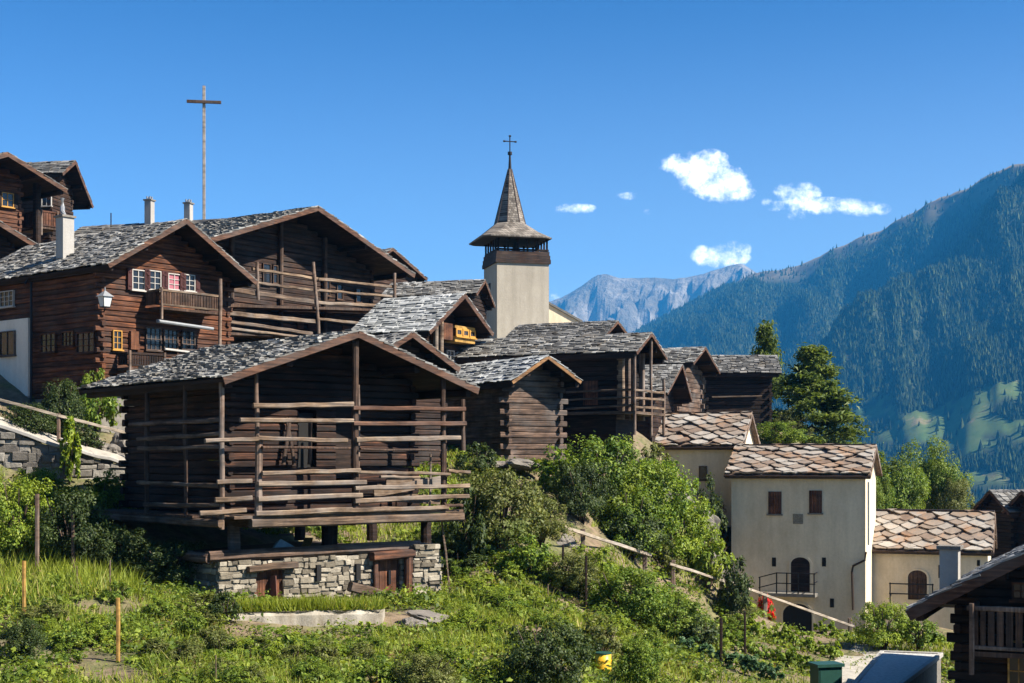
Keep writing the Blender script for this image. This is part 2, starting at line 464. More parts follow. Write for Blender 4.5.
# ---------------------------------------------------------------- mountains
RIDGE = [(430, 470), (520, 425), (580, 376), (640, 328), (680, 307), (720, 289), (752, 275), (800, 264), (832, 249), (880, 231), (930, 204), (965, 187), (1000, 168), (1030, 160), (1100, 135), (1250, 95), (1450, 60)]
RX = [a for a, _ in RIDGE]; RY = [b_ for _, b_ in RIDGE]
MEADOWS = [(873, 412, 17, 4.5, -0.15), (985, 398, 26, 7, -0.35), (940, 412, 22, 3.5, -0.5), (915, 421, 24, 4, 0.05), (935, 433, 34, 6.5, 0.0), (990, 428, 22, 6, -0.1),
           (1012, 390, 9, 4, -0.5), (985, 478, 20, 5, 0.0), (925, 415, 12, 3, 0.1), (950, 422, 40, 5, -0.1), (900, 436, 22, 4, 0.1), (965, 445, 24, 4, 0.0), (880, 398, 10, 3, 0), (1040, 425, 30, 8, -0.3)]


def fr(x, y, z, o=5): return mnoise.fractal(Vector((x, y, z)), 0.9, 2.1, o)


def mtn(px, t):
    a = (px - 512) / F
    Rr = np.interp(px, [430, 640, 1024, 1450], [5600, 4600, 3100, 2500])
    r0 = 1150.0
    Y = r0 + (Rr - r0) * t
    ry = np.interp(px, RX, RY)
    zr = (HZ - ry) / F * Rr
    z = -258 + (zr + 258) * (t if t <= 1 else 1 - (t - 1) * 1.2)
    w = max(0.12, min(1.0, (t - .2) * 3.2)) * max(0.0, min(1.0, abs(1.0 - t) * 5 + 0.06))
    z += w * 80 * fr(px / 95.0 + t * 1.4, t * 2.6 - px / 400.0, 3.1)
    if t > .4: z += 7 * mnoise.noise(Vector((px / 12.0, 3.3, t * 34))) + 3 * mnoise.noise(Vector((px / 5.0, 8.1, t * 60)))
    sp = 1024 - 200 * (0.78 - t) / 0.32          # a spur running down to the left
    z += w * 95 * math.exp(-((px - sp) / 70.0) ** 2)
    z -= w * 85 * math.exp(-((px - sp + 120) / 75.0) ** 2)
    return a * Y, Y, z


def pyof(p): return HZ - p[2] / p[1] * F


def meadow(px, py):
    for (cx, cy, rx, ry, rot) in MEADOWS:
        dx = px - cx; dy = py - cy
        u = dx * math.cos(rot) + dy * math.sin(rot); v = -dx * math.sin(rot) + dy * math.cos(rot)
        e = (u / rx / 1.25) ** 2 + (v / ry / 1.5) ** 2 + 0.7 * mnoise.noise(Vector((px / 9.0, py / 5.0, 1.7)))
        if e < 1.0: return True
    return False


pxs = np.arange(430, 1451, 5.0); ts = np.concatenate([np.linspace(0, 1, 120), np.linspace(1.02, 1.25, 6)])
vv = []; mk = []
for t in ts:
    for px in pxs:
        p = mtn(px, t); vv.append(p)
        py = pyof(p)
        alp = max(0.0, (t - (0.93 + 0.05 * mnoise.noise(Vector((px / 30.0, t * 5, 0)))))) * 16 if px > 735 else 0
        mk.append((1.0 if meadow(px, py) else 0.0, min(1.0, alp)))
nv, nu = len(ts), len(pxs)
idx = np.arange(nv * nu).reshape(nv, nu)
q = np.stack([idx[:-1, :-1], idx[:-1, 1:], idx[1:, 1:], idx[1:, :-1]], -1).reshape(-1, 4)
me = bpy.data.meshes.new('mountain'); me.from_pydata(vv, [], q.tolist())
me.polygons.foreach_set('use_smooth', [True] * len(me.polygons))
at = me.attributes.new('cover', 'FLOAT_COLOR', 'POINT')
at.data.foreach_set('color', np.array([(a, b_, 0, 1) for a, b_ in mk], dtype=np.float32).reshape(-1))
m, nt, b = newmat('mountain_side')
av = N(nt, 'ShaderNodeAttribute', attribute_name='cover')
sx = N(nt, 'ShaderNodeSeparateColor'); nt.links.new(av.outputs['Color'], sx.inputs[0])
n1 = noise_tex(nt, 0.011, 8, 0.72, coords(nt))
wd = ramp(nt, n1, [(0.3, (0.010, 0.019, 0.008)), (0.7, (0.034, 0.046, 0.018))])
mdw = ramp(nt, n1, [(0.40, (0.045, 0.085, 0.018)), (0.56, (0.085, 0.115, 0.03)), (0.66, (0.22, 0.16, 0.085))])
alp = ramp(nt, n1, [(0.35, (0.08, 0.065, 0.035)), (0.65, (0.2, 0.155, 0.10))])
col = mixc(nt, sx.outputs[0], wd, mdw); col = mixc(nt, sx.outputs[1], col, alp)
nt.links.new(col, b.inputs['Base Color'])
me.materials.append(m)
tag(link('mountain', me), 'forested mountain side across the valley', kind='structure')

# forest on the far slope: one mass
trees = []
cnt = 0
while cnt < 75000:
    px = RNG.uniform(520, 1120); t = RNG.uniform(0.16, 1.0) ** 0.9
    p = mtn(px, t); py = pyof(p)
    if py > 560: continue
    if px > 735 and t > 0.93 + 0.05 * mnoise.noise(Vector((px / 30.0, t * 5, 0))) and RNG.random() > 0.1: continue
    if (meadow(px, py) or meadow(px, py - 4) or meadow(px, py - 8)) and RNG.random() > 0.03: continue
    if mnoise.noise(Vector((px / 22.0, py / 12.0, 8.0))) > 0.42 and RNG.random() > 0.35: continue
    trees.append(p); cnt += 1
T = np.array(trees); nT = len(T)
hh = RNG.uniform(5, 14, nT) ; rr = hh * RNG.uniform(0.20, 0.36, nT)
ang0 = RNG.uniform(0, 6.28, nT); K = 5
tri = np.zeros((nT, K, 3, 3), np.float32)
for k in range(K):
    a1 = ang0 + 2 * math.pi * k / K; a2 = ang0 + 2 * math.pi * (k + 1) / K
    tri[:, k, 0] = T + np.stack([np.cos(a1) * rr, np.sin(a1) * rr, hh * 0.02 - 2], -1)
    tri[:, k, 1] = T + np.stack([np.cos(a2) * rr, np.sin(a2) * rr, hh * 0.02 - 2], -1)
    tri[:, k, 2] = T + np.stack([0 * rr, 0 * rr, hh], -1)
M['forest'] = leafmat('far_conifer', [(0, (0.007, 0.017, 0.007)), (0.5, (0.018, 0.034, 0.012)), (1, (0.055, 0.075, 0.024))], 0.0, psc=0.006)
M['forest'].node_tree.nodes['Principled BSDF'].inputs['Specular IOR Level'].default_value = 0.05
o = link('forest', np_mesh('forest', tri.reshape(-1, 3, 3), 3, M['forest']))
tag(o, 'dense conifer forest covering the mountain side', 'forest', kind='stuff')

# distant bare range
PEAK = [(380, 360), (480, 330), (548, 301), (562, 297), (575, 290), (586, 281), (597, 273.5), (606, 273), (620, 277), (640, 277.5), (655, 278), (672, 279), (690, 277), (702, 275), (716, 270), (730, 266), (742, 264), (752, 270), (770, 282), (800, 300), (900, 340)]
PX = [a for a, _ in PEAK]; PY = [b_ for _, b_ in PEAK]
pxs = np.arange(380, 901, 2.5); ts = np.concatenate([np.linspace(0, 1, 70), [1.05, 1.2]])
vv = []
for t in ts:
    for px in pxs:
        Rr = 6600.0; Y = 4700 + (Rr - 4700) * t
        zr = (HZ - np.interp(px, PX, PY)) / F * Rr
        z = -250 + (zr + 250) * (t ** 0.9 if t <= 1 else 1 - (t - 1) * 2)
        w = min(1.0, t * 3) * min(1.0, abs(1.0 - t) * 6 + 0.06)
        z += w * 150 * fr(px / 34.0, t * 4.5, 9.3, 7)
        z -= w * 170 * math.exp(-((px - 625 + 40 * t) / 14.0) ** 2) * t
        vv.append(((px - 512) / F * Y, Y, z))
nv, nu = len(ts), len(pxs)
idx = np.arange(nv * nu).reshape(nv, nu)
q = np.stack([idx[:-1, :-1], idx[:-1, 1:], idx[1:, 1:], idx[1:, :-1]], -1).reshape(-1, 4)
me = bpy.data.meshes.new('far_mountain'); me.from_pydata(vv, [], q.tolist())
m, nt, b = newmat('far_rock')
n1 = noise_tex(nt, 0.005, 8, 0.7, coords(nt))
col = ramp(nt, n1, [(0.35, (0.065, 0.06, 0.042)), (0.5, (0.15, 0.13, 0.095)), (0.62, (0.29, 0.26, 0.215))])
nt.links.new(col, b.inputs['Base Color']); bump(nt, b, n1, 1.0, 60)
me.materials.append(m)
tag(link('far_mountain', me), 'bare rocky mountain range far down the valley', kind='structure')

# haze
hz = MB(); hz.box(-7300, 7300, -7300, 7300, -261.2, 1030)
m = bpy.data.materials.new('haze'); m.use_nodes = True
nt = m.node_tree; nt.nodes.remove(nt.nodes['Principled BSDF'])
pv = N(nt, 'ShaderNodeVolumePrincipled')
pv.inputs['Color'].default_value = (0.05, 0.42, 1.0, 1)
HAZE_D = 0.9e-4
pv.inputs['Density'].default_value = HAZE_D
pv.inputs['Anisotropy'].default_value = 0.0
nt.links.new(pv.outputs[0], nt.nodes['Material Output'].inputs['Volume'])
tag(hz.build('haze', m), 'blue valley haze', kind='stuff')

# ---------------------------------------------------------------- buildings
def slab_roof(mb, o, u, v, LU, LV, sw=0.42, rh=0.26, th=0.03, ragged=0.07, rot=0.07):
    """rows of overlapping stone slabs; o = eave corner, u along the eave, v up the slope"""
    o = Vector(o); u = Vector(u).normalized(); v = Vector(v).normalized()
    n = u.cross(v).normalized()
    if n.z < 0: n = -n
    rows = max(2, int(round(LV / rh))); rh = LV / rows
    for r in range(rows):
        x = -R(0.0, sw * 0.6)
        while x < LU:
            w = sw * R(0.55, 1.5)
            x0 = max(x, -0.06); x1 = min(x + w, LU + 0.06)
            x += w + R(0.0, 0.06)
            if x1 - x0 < 0.1: continue
            ln = rh * R(1.5, 2.1)
            y0 = r * rh - (ragged if r == 0 else ragged * 0.6) * R(0, 1)
            y1 = min(y0 + ln, LV + 0.03)
            t = th * R(0.6, 1.7)
            h0 = th * R(1.0, 2.7); h1 = R(0.0, 0.02)
            a = R(-rot, rot); k = R(-0.025, 0.025)
            cx = (x0 + x1) / 2; hw = (x1 - x0) / 2
            pts = []
            for (sx_, yy, hh_) in ((-1, y0, h0), (1, y0 + k, h0 + R(-0.01, 0.012)), (1, y1, h1), (-1, y1, h1)):
                dy = yy - y0
                xx = cx + sx_ * hw * R(0.93, 1.0) - a * dy
                pts.append(o + u * xx + v * (yy + a * sx_ * hw) + n * hh_)
            vs = pts + [p + n * t for p in pts]
            mb.add(vs, [(0, 3, 2, 1), (4, 5, 6, 7), (0, 1, 5, 4), (1, 2, 6, 5), (2, 3, 7, 6), (3, 0, 4, 7)])


def diamond_roof(mb, o, u, v, LU, LV, w=0.92, row=0.36, th=0.065):
    o = Vector(o); u = Vector(u).normalized(); v = Vector(v).normalized()
    n = u.cross(v).normalized()
    if n.z < 0: n = -n
    rows = int(LV / row) + 2
    for r in range(rows):
        y = r * row - 0.35
        x = -w * (0.5 if r % 2 else 0.0)
        while x < LU + w * 0.5:
            cx = x + R(-0.2, 0.2) * w; cy = y + R(-0.13, 0.13)
            hw = w * R(0.46, 0.58); dn = row * R(0.75, 1.15); up = row * R(1.0, 1.3)
            loop = [(cx, cy - 0.0), (cx + hw * 0.55, cy + dn * 0.45), (cx + hw, cy + dn), (cx + hw * 0.6, cy + dn + up * 0.7), (cx - hw * 0.6, cy + dn + up * 0.7), (cx - hw, cy + dn), (cx - hw * 0.55, cy + dn * 0.45)]
            vs = []
            for (a, b_) in loop:
                a = min(max(a, -0.03 + R(0, .03)), LU + R(-.03, .04)); b2 = min(max(b_, -0.08 + R(0, .04)), LV + 0.02)
                hgt = th * (1.9 - 1.7 * (b_ - cy) / (dn + up * 0.7)) + R(0, 0.008)
                vs.append(o + u * a + v * b2 + n * hgt)
            if max((p - o).dot(u) for p in vs) - min((p - o).dot(u) for p in vs) > 0.15 and max((p - o).dot(v) for p in vs) - min((p - o).dot(v) for p in vs) > 0.1:
                mb.prism(vs, n * th * R(0.8, 1.3))
            x += w


def stones(mb, core, o, u, n, LU, z0f, z1f, sw=0.34, sh=0.17, dep=0.16, back=0.5):
    """irregular masonry on a backing core; z0f/z1f give bottom and top along u"""
    o = Vector(o); u = Vector(u).normalized(); n = Vector(n).normalized(); up = Vector((0, 0, 1))
    zmin = min(z0f(0), z0f(LU)); zmax = max(z1f(0), z1f(LU))
    z = zmin
    while z < zmax:
        h = sh * R(0.6, 1.45); x = -R(0, sw * 0.3)
        while x < LU:
            w = sw * R(0.45, 1.7); hh_ = h * R(0.75, 1.12); zz = z + R(-0.03, 0.03)
            xa = max(x, -0.04); xb = min(x + w, LU + 0.04); xm = (xa + xb) / 2
            x += w + R(0.005, 0.03)
            if xb - xa < 0.06 or zz + hh_ * 0.6 > z1f(xm) or zz + hh_ < z0f(xm): continue
            d = dep * R(0.35, 1.0) - dep * 0.3
            vs = []
            for (dd, ins) in ((-0.12, 0.0), (d - 0.03, 0.0), (d, R(0.08, 0.2))):
                for (a, b_) in ((xa, zz), (xb, zz), (xb, zz + hh_), (xa, zz + hh_)):
                    a2 = a + (xm - a) * ins * R(0.3, 1.4); b2 = b_ + (zz + hh_ / 2 - b_) * ins * R(0.5, 1.6)
                    vs.append(o + u * (a2 + R(-0.1, 0.1) * sw) + up * (b2 + R(-0.13, 0.13) * sh) + n * dd)
            fs = []
            for k in (0, 4):
                for i in range(4):
                    j = (i + 1) % 4
                    fs.append((k + i, k + j, k + 4 + j, k + 4 + i))
            fs.append((8, 9, 10, 11))
            mb.add(vs, fs)
        z += h + 0.012
    p = [o - n * 0.02 + up * z0f(0), o - n * 0.02 + u * LU + up * z0f(LU), o - n * 0.02 + u * LU + up * (z1f(LU) - 0.05), o - n * 0.02 + up * (z1f(0) - 0.05)]
    core.prism(p, -n * back)


class Bld:
    """gabled building in its own frame: x across the gable, y back along the ridge, origin under the front-left roof tip"""
    def __init__(s, name, label, cat, tip, t, zb, group=None):
        s.o = pt(*tip); s.ze = s.o.z - zb; s.zb = zb
        t = Vector((t[0], t[1])).normalized(); s.t = t
        s.root = empty(name, (s.o.x, s.o.y, zb), math.atan2(t.y, t.x), label, cat, group)

    def loc(s, w):
        d = Vector((w[0] - s.o.x, w[1] - s.o.y)); t = s.t
        return Vector((d.x * t.x + d.y * t.y, -d.x * t.y + d.y * t.x, w[2] - s.zb))

    def world(s, p):
        t = s.t
        return Vector((s.o.x + t.x * p[0] - t.y * p[1], s.o.y + t.y * p[0] + t.x * p[1], s.zb + p[2]))

    def hit(s, face, val, px, py):
        """local point where the sight line through a photo pixel meets a wall plane"""
        a = s.loc((0, 0, 0)); c = s.loc(((px - 512) / F, 1.0, (HZ - py) / F)) - a
        k = (val - (a.y if face == 'front' else a.x)) / (c.y if face == 'front' else c.x)
        return a + c * k

    def z(s, py, Y): return (HZ - py) / F * Y - s.zb

    def roof(s, W, xr, rise, L, rise_r=None, mat='slate', sw=0.42, rh=0.26, th=0.03, barge=0.2, bmat='barge', purl=True, diamonds=False, of=1.0, deck='log_dark', ridge=False, rot=.1):
        s.W = W; s.xr = xr; s.L = L; s.zr = s.ze + rise; s.of = of
        s.ze2 = s.zr - (rise if rise_r is None else rise_r)
        sl = MB()
        for (xa, za, sgn) in ((0, s.ze, 1), (W, s.ze2, -1)):
            d = Vector((xr - xa, 0, s.zr - za)); ln = d.length; d.normalize()
            if diamonds:
                diamond_roof(sl, (xa, 0, za), (0, 1, 0), d, L, ln)
            else:
                slab_roof(sl, (xa, 0, za), (0, 1, 0), d, L, ln, sw, rh, th, .09, rot)
        rf = sl.build('roof', M[mat], s.root)
        dk = MB()
        e = 0.012
        dk.prism([(0.02, 0.02, s.ze - 0.10), (xr, 0.02, s.zr - 0.10), (W - 0.02, 0.02, s.ze2 - 0.10), (W - 0.02, 0.02, s.ze2 - e), (xr, 0.02, s.zr - e), (0.02, 0.02, s.ze - e)], (0, L - 0.04, 0))
        dk.build('roof_deck', M[deck], s.root)
        if ridge:
            rd = MB(); x = 0.0
            while x < L:
                w = R(0.5, 0.9)
                rd.beam((xr, x, s.zr + 0.09), (xr, min(x + w, L), s.zr + 0.09 + R(-.02, .02)), 0.34, 0.07)
                x += w + 0.02
            rd.build('ridge_cap', M['copper'], s.root)
        for (xa, za) in ((0, s.ze), (W, s.ze2)):
            for yy in (-0.03, L + 0.03):
                bb = MB(); bb.beam((xa, yy, za - 0.07), (xr, yy, s.zr - 0.07), 0.045, barge, 3, 0.006, up=(0, 0, 1)); bb.build('bargeboard', M[bmat], s.root)
        if purl:
            for f in (0.06, 0.5, 1.0):
                for side in ((0, 1) if f < 1 else (0,)):
                    xa, za = (0, s.ze) if side == 0 else (W, s.ze2)
                    px_ = xa + (xr - xa) * f; pz_ = za + (s.zr - za) * f - 0.22
                    pb = MB(); pb.beam((px_, 0.12, pz_), (px_, L - 0.12, pz_), 0.18, 0.2, 4, 0.008); pb.build('purlin', M['log_dark'], s.root)
        return rf

    def under(s, x):
        if x <= s.xr: return s.ze + (s.zr - s.ze) * x / s.xr - 0.11
        return s.ze2 + (s.zr - s.ze2) * (s.W - x) / (s.W - s.xr) - 0.11

    def logs(s, xl, xw, yf, yb, z0, h=0.21, th=0.15, mat='log_brown', ends=0.18, holes=(), name='log_wall'):
        """stacked log walls on four sides; holes = (face, a0, a1, zlo, zhi)"""
        s.xl, s.xw, s.yf, s.yb = xl, xw, yf, yb
        mb = MB()
        ztop_l = s.under(xl) + 0.0; ztop_r = s.under(xw)
        z = z0; k = 0

        def run(p0, p1, zc, face):
            d = (p1 - p0).length
            if d < 0.1: return
            cuts = []
            for (f, a0, a1, zl, zh) in holes:
                if f == face and zl < zc + h / 2 - 0.02 and zh > zc - h / 2 + 0.02: cuts.append((a0, a1))
            ax = 0 if face in ('front', 'back') else 1
            a = p0[ax]; bnd = p1[ax]; pieces = []
            for (c0, c1) in sorted(cuts):
                if c1 < a or c0 > bnd: continue
                if c0 > a: pieces.append((a, c0))
                a = max(a, c1)
            if a < bnd: pieces.append((a, bnd))
            for (q0, q1) in pieces:
                A = p0.copy(); B_ = p1.copy(); A[ax] = q0; B_[ax] = q1
                off = R(-0.012, 0.012)
                if ax == 0: A.y += off; B_.y += off
                else: A.x += off; B_.x += off
                mb.beam(A, B_, th * R(0.94, 1.06), h * 0.985, max(1, int((q1 - q0) / 1.2)), 0.009, 0.22)
        while z < s.zr - 0.1:
            zc = z + h / 2
            e0 = ends * R(0.6, 1.3) if k % 2 == 0 else 0.0
            e1 = ends * R(0.6, 1.3) if k % 2 == 1 else 0.0
            lo, hi = xl, xw
            if zc + h / 2 > ztop_l: lo = (zc + h * 0.35 + 0.11 - s.ze) / (s.zr - s.ze) * s.xr
            if zc + h / 2 > ztop_r: hi = s.W - (zc + h * 0.35 + 0.11 - s.ze2) / (s.zr - s.ze2) * (s.W - s.xr)
            lo = max(lo, xl); hi = min(hi, xw)
            eL = e0 + 0.06 if lo == xl else 0; eR = e0 + 0.06 if hi == xw else 0
            if hi - lo > 0.2:
                for (yy, face) in ((yf, 'front'), (yb, 'back')):
                    run(Vector((lo - eL, yy, zc)), Vector((hi + eR, yy, zc)), zc, face)
            if zc + h / 2 < ztop_l + 0.12: run(Vector((xl, yf - e1, zc)), Vector((xl, yb + e1, zc)), zc, 'left')
            if zc + h / 2 < ztop_r + 0.12: run(Vector((xw, yf - e1, zc)), Vector((xw, yb + e1, zc)), zc, 'right')
            z += h; k += 1
        return mb.build(name, M[mat], s.root)

    def box(s, x0, x1, y0, y1, z0, z1, name='wall', mat='plaster', gable=False):
        mb = MB()
        if gable:
            mb.prism([(x0, y0, z0), (x1, y0, z0), (x1, y0, s.under(x1)), (s.xr, y0, s.zr - 0.12), (x0, y0, s.under(x0))], (0, y1 - y0, 0))
        else: mb.box(x0, x1, y0, y1, z0, z1)
        return mb.build(name, M[mat], s.root)

    def fbox(s, mb, face, val, a0, a1, z0, z1, d0, d1):
        """box on a wall: a = horizontal wall coordinate, d = outward distance"""
        if face == 'front': mb.box(a0, a1, val - d1, val - d0, z0, z1)
        elif face == 'left': mb.box(val - d1, val - d0, a0, a1, z0, z1)
        else: mb.box(val + d0, val + d1, a0, a1, z0, z1)

    def rect(s, face, val, x0, y0, x1, y1):
        p = s.hit(face, val, x0, y0); q = s.hit(face, val, x1, y1)
        a, b_ = (p.x, q.x) if face == 'front' else (p.y, q.y)
        return min(a, b_), max(a, b_), min(p.z, q.z), max(p.z, q.z)

    def window(s, face, val, r, fm='white_paint', nx=2, nz=3, proud=0.09, shutters=None, pane='glass', fw=0.038, label=None):
        a0, a1, z0, z1 = r
        f = MB()
        for (x0, x1, y0, y1) in ((a0, a0 + fw, z0, z1), (a1 - fw, a1, z0, z1), (a0 + fw, a1 - fw, z0, z0 + fw), (a0 + fw, a1 - fw, z1 - fw, z1)):
            s.fbox(f, face, val, x0, x1, y0, y1, 0.0, proud)
        iw = a1 - a0 - 2*fw; ih = z1 - z0 - 2*fw
        for i in range(1, nx):
            x = a0 + fw + iw * i / nx
            s.fbox(f, face, val, x - 0.014, x + 0.014, z0 + fw, z1 - fw, 0.03, proud - 0.02)
        for i in range(1, nz):
            z = z0 + fw + ih * i / nz
            s.fbox(f, face, val, a0 + fw, a1 - fw, z - 0.011, z + 0.011, 0.032, proud - 0.024)
        s.fbox(f, face, val, a0 - 0.05, a1 + 0.05, z0 - 0.05, z0, 0.0, proud + 0.05)
        w = f.build('window', M[fm], s.root)
        if label: w['label'] = label
        g = MB(); s.fbox(g, face, val, a0 + fw, a1 - fw, z0 + fw, z1 - fw, 0.0, 0.04); g.build('pane', M[pane], w)
        if shutters:
            for (x0, x1) in ((a0 - 0.21, a0 - 0.02), (a1 + 0.02, a1 + 0.21)):
                sb = MB(); s.fbox(sb, face, val, x0, x1, z0 - 0.02, z1 + 0.02, 0.0, 0.12)
                s.fbox(sb, face, val, x0 + 0.04, x1 - 0.04, z0 + 0.1, z0 + 0.16, 0.12, 0.14); s.fbox(sb, face, val, x0 + 0.04, x1 - 0.04, z1 - 0.16, z1 - 0.1, 0.12, 0.14)
                sb.build('shutter', M[shutters], s.root)
        return w

    def part(s, name, mat, fn, parent=None, label=None):
        mb = MB(); fn(mb); o = mb.build(name, M[mat], parent or s.root)
        if label: o['label'] = label
        return o

    def beam(s, name, mat, p0, p1, w=0.1, h=0.12, seg=4, jit=0.012, label=None):
        mb = MB(); mb.beam(p0, p1, w, h, seg, jit, 0.25); o = mb.build(name, M[mat], s.root)
        if label: o['label'] = label
        return o

    def planks(s, name, mat, face, val, a0, a1, z0, z1, w=0.14, d0=0.0, d1=0.03, gap=0.012, zj=0.0):
        mb = MB(); a = a0
        while a < a1 - 0.02:
            ww = w * R(0.85, 1.15); b_ = min(a + ww, a1)
            s.fbox(mb, face, val, a, b_ - gap, z0 - R(0, zj), z1 + R(0, zj), d0, d1 + R(-0.004, 0.004))
            a = b_
        return mb.build(name, M[mat], s.root)


def chimney(b, x, y, z0, z1, w=0.55, mat='concrete', cap=True, name='chimney'):
    mb = MB(); mb.box(x - w/2, x + w/2, y - w/2, y + w/2, z0, z1)
    c = mb.build(name, M[mat], b.root)
    if cap:
        k = MB()
        k.box(x - w/2 - 0.06, x + w/2 + 0.06, y - w/2 - 0.06, y + w/2 + 0.06, z1, z1 + 0.08)
        k.build('chimney_cap', M['stone_dark'], c)
    return c


# --- the granary on its stone base -------------------------------------------------
g = Bld('granary', 'dark log granary on short posts over a stone base, railed drying galleries around it', 'granary', (223, 378, 36), (0.747, 0.664), -4.6)
g.roof(8.45, 4.15, 1.42, 8.3, mat='slate', sw=0.27, rh=0.165, th=0.032, barge=0.19, rot=.14)
ZF = g.z(515, 36.9)     # gallery floor
g.logs(1.2, 7.3, 1.75, 7.5, ZF + 0.02, 0.2, 0.16, 'log_granary', 0.2, holes=(('front', 3.35, 3.95, ZF + 1.2, ZF + 2.75), ('front', 4.6, 5.35, ZF + 0.9, ZF + 3.0)))
g.part('door', 'log_dark', lambda b: b.box(4.6, 5.35, 1.86, 1.92, ZF + 0.9, ZF + 3.0))
g.part('hatch', 'black', lambda b: b.box(3.35, 3.95, 1.86, 1.92, ZF + 1.2, ZF + 2.75))
for (x, x2, lean) in ((2.75, 2.95, .1), (3.1, 2.85, -.1), (3.6, 3.62, 0)):
    g.beam('prop', 'plank', (x, 1.5, ZF + 1.3), (x2, 1.5, ZF + 2.6), 0.08, 0.1)
# gallery floors
g.part('gallery_floor', 'hpost', lambda b: [b.box(0.35 + R(0, .05), 8.0, y0, y0 + 0.2, ZF - 0.09, ZF - 0.02 + R(-.012, .012)) for y0 in [0.12 + 0.215 * i for i in range(7)]])
g.part('gallery_floor', 'plank', lambda b: [b.box(x0, x0 + 0.2, 1.65, 8.2 + R(-.2, .1), ZF - 0.09, ZF - 0.025 + R(-.012, .012)) for x0 in [0.05 + 0.215 * i for i in range(5)]])
for (p0, p1, w, h) in (((0.9, 0.16, ZF - 0.22), (8.0, 0.16, ZF - 0.22), .18, .24), ((0.12, 0.3, ZF - 0.2), (0.12, 8.2, ZF - 0.2), .16, .2), ((1.25, 1.75, ZF - 0.2), (7.9, 1.75, ZF - 0.2), .26, .3),
                       ((1.25, 7.4, ZF - 0.2), (7.9, 7.4, ZF - 0.2), .26, .3), ((1.3, 0.25, ZF - 0.24), (1.3, 8.0, ZF - 0.24), .2, .24), ((4.2, 0.25, ZF - 0.24), (4.2, 7.6, ZF - 0.24), .2, .24), ((7.2, 0.25, ZF - 0.24), (7.2, 7.6, ZF - 0.24), .2, .24)):
    g.beam('floor_beam', 'hpost', p0, p1, w, h, 5, 0.01)
# gallery posts
for (x, y, z0, z1, w, mt) in ((0.2, 0.38, ZF - 0.35, g.under(0.2), .12, 'post'), (1.15, 0.2, ZF - 0.35, ZF + 1.95, .17, 'post'), (1.2, 0.34, ZF + 1.9, g.under(1.2), .1, 'post'), (4.22, 0.2, ZF - 0.3, g.under(4.2) - .1, .17, 'plank'), (4.42, 0.34, ZF + .2, g.under(4.2) - 1.3, .08, 'post'),
                              (7.31, 0.2, ZF - 0.3, g.under(7.3), .14, 'plank'), (8.05, 0.2, ZF + 1.7, ZF + 3.2, .14, 'plank'), (0.2, 4.5, ZF - 0.25, g.under(0.2), .12, 'plank'), (0.2, 2.3, ZF - 0.25, g.under(0.2), .1, 'plank'),
                              (6.9, 0.3, ZF + 0.1, ZF + 1.6, .05, 'rail'), (7.5, 0.3, ZF + 0.1, ZF + 2.2, .05, 'plank')):
    g.beam('gallery_post', mt, (x, y, z0), (x + R(-.03, .03), y, z1), w, w, 5, 0.012)
# drying rails: left half, right half of the front
def frail(px0, py0, px1, py1, mat='rail', h=0.13, yy=0.05, name='rail'):
    a = g.hit('front', yy, px0, py0); b = g.hit('front', yy, px1, py1)
    g.beam(name, mat, a, b, 0.1, h, 6, 0.014)
for r in ((253, 406, 353, 404.5, 'rail', .14), (240, 420, 353, 421, 'rail', .12), (205, 441, 258, 439, 'rail', .11), (258, 438, 347, 441, 'rail', .12), (262, 447, 350, 448, 'plank', .07), (262, 473, 360, 470.5, 'rail', .12), (258, 484, 366, 482, 'rail', .14),
          (258, 499, 362, 495.5, 'rail', .14), (256, 514, 352, 509.5, 'rail', .15),
          (353, 408.5, 465, 409, 'barge', .13), (353, 424, 466, 423.5, 'barge', .13), (356, 440, 460, 438, 'rail', .14), (360, 449, 440, 450.5, 'plank', .06), (357, 472, 450, 474, 'rail', .09), (380, 477, 420, 477.5, 'rail', .07), (448, 471, 470, 472, 'rail', .1),
          (355, 488, 469, 486, 'rail', .13), (355, 501, 469, 496, 'rail', .14), (352, 510, 448, 507.5, 'rail', .13), (444, 505, 462, 505.5, 'plank', .09)):
    frail(*r)
for (x0, y0, x1, y1) in ((217, 482.5, 252, 481), (215, 500, 252, 498), (200, 514, 246, 510)):
    a = g.hit('front', 0.3, x0, y0); b = g.hit('front', 0.15, x1, y1); g.beam('rail', 'rail', a, b, .1, .13, 3, .014)
for (py, m_) in ((422, 'log_grey'), (436, 'hpost'), (449, 'hpost'), (485, 'hpost'), (504, 'hpost')):
    a = g.hit('left', 0.15, 222, py - (2 if py < 460 else -1)); a.y = 0.4; b = a.copy(); b.y = 4.8 + R(-.3, .9); b.z += R(-.1, .12)
    g.beam('rail', m_, a, b, .09, .11, 6, .014)
# pale boards stacked behind the right-hand rails
for k, (x0, y0, x1, y1) in enumerate(((374, 493, 442, 480), (386, 483, 444, 482), (394, 497, 440, 500), (376, 487, 398, 497))):
    a = g.hit('front', 0.75 + .06*k, x0, y0); b = g.hit('front', 0.7 + .06*k, x1, y1)
    mb = MB(); mb.beam((0, 0, 0), b - a, .04, .26, 2, .006)
    o = mb.build('pale_board', M['rail'])
    w = g.world(a); o.location = w; o.rotation_euler.z = g.root.rotation_euler.z
    tag(o, ('long pale board slanting up behind the right-hand gallery rails', 'pale board lying level along the top behind the right-hand rails', 'pale board lying low on the right-hand gallery floor', 'short pale board tipped steeply beside the middle gallery post')[k], 'board', 'pale boards stored on the granary gallery')
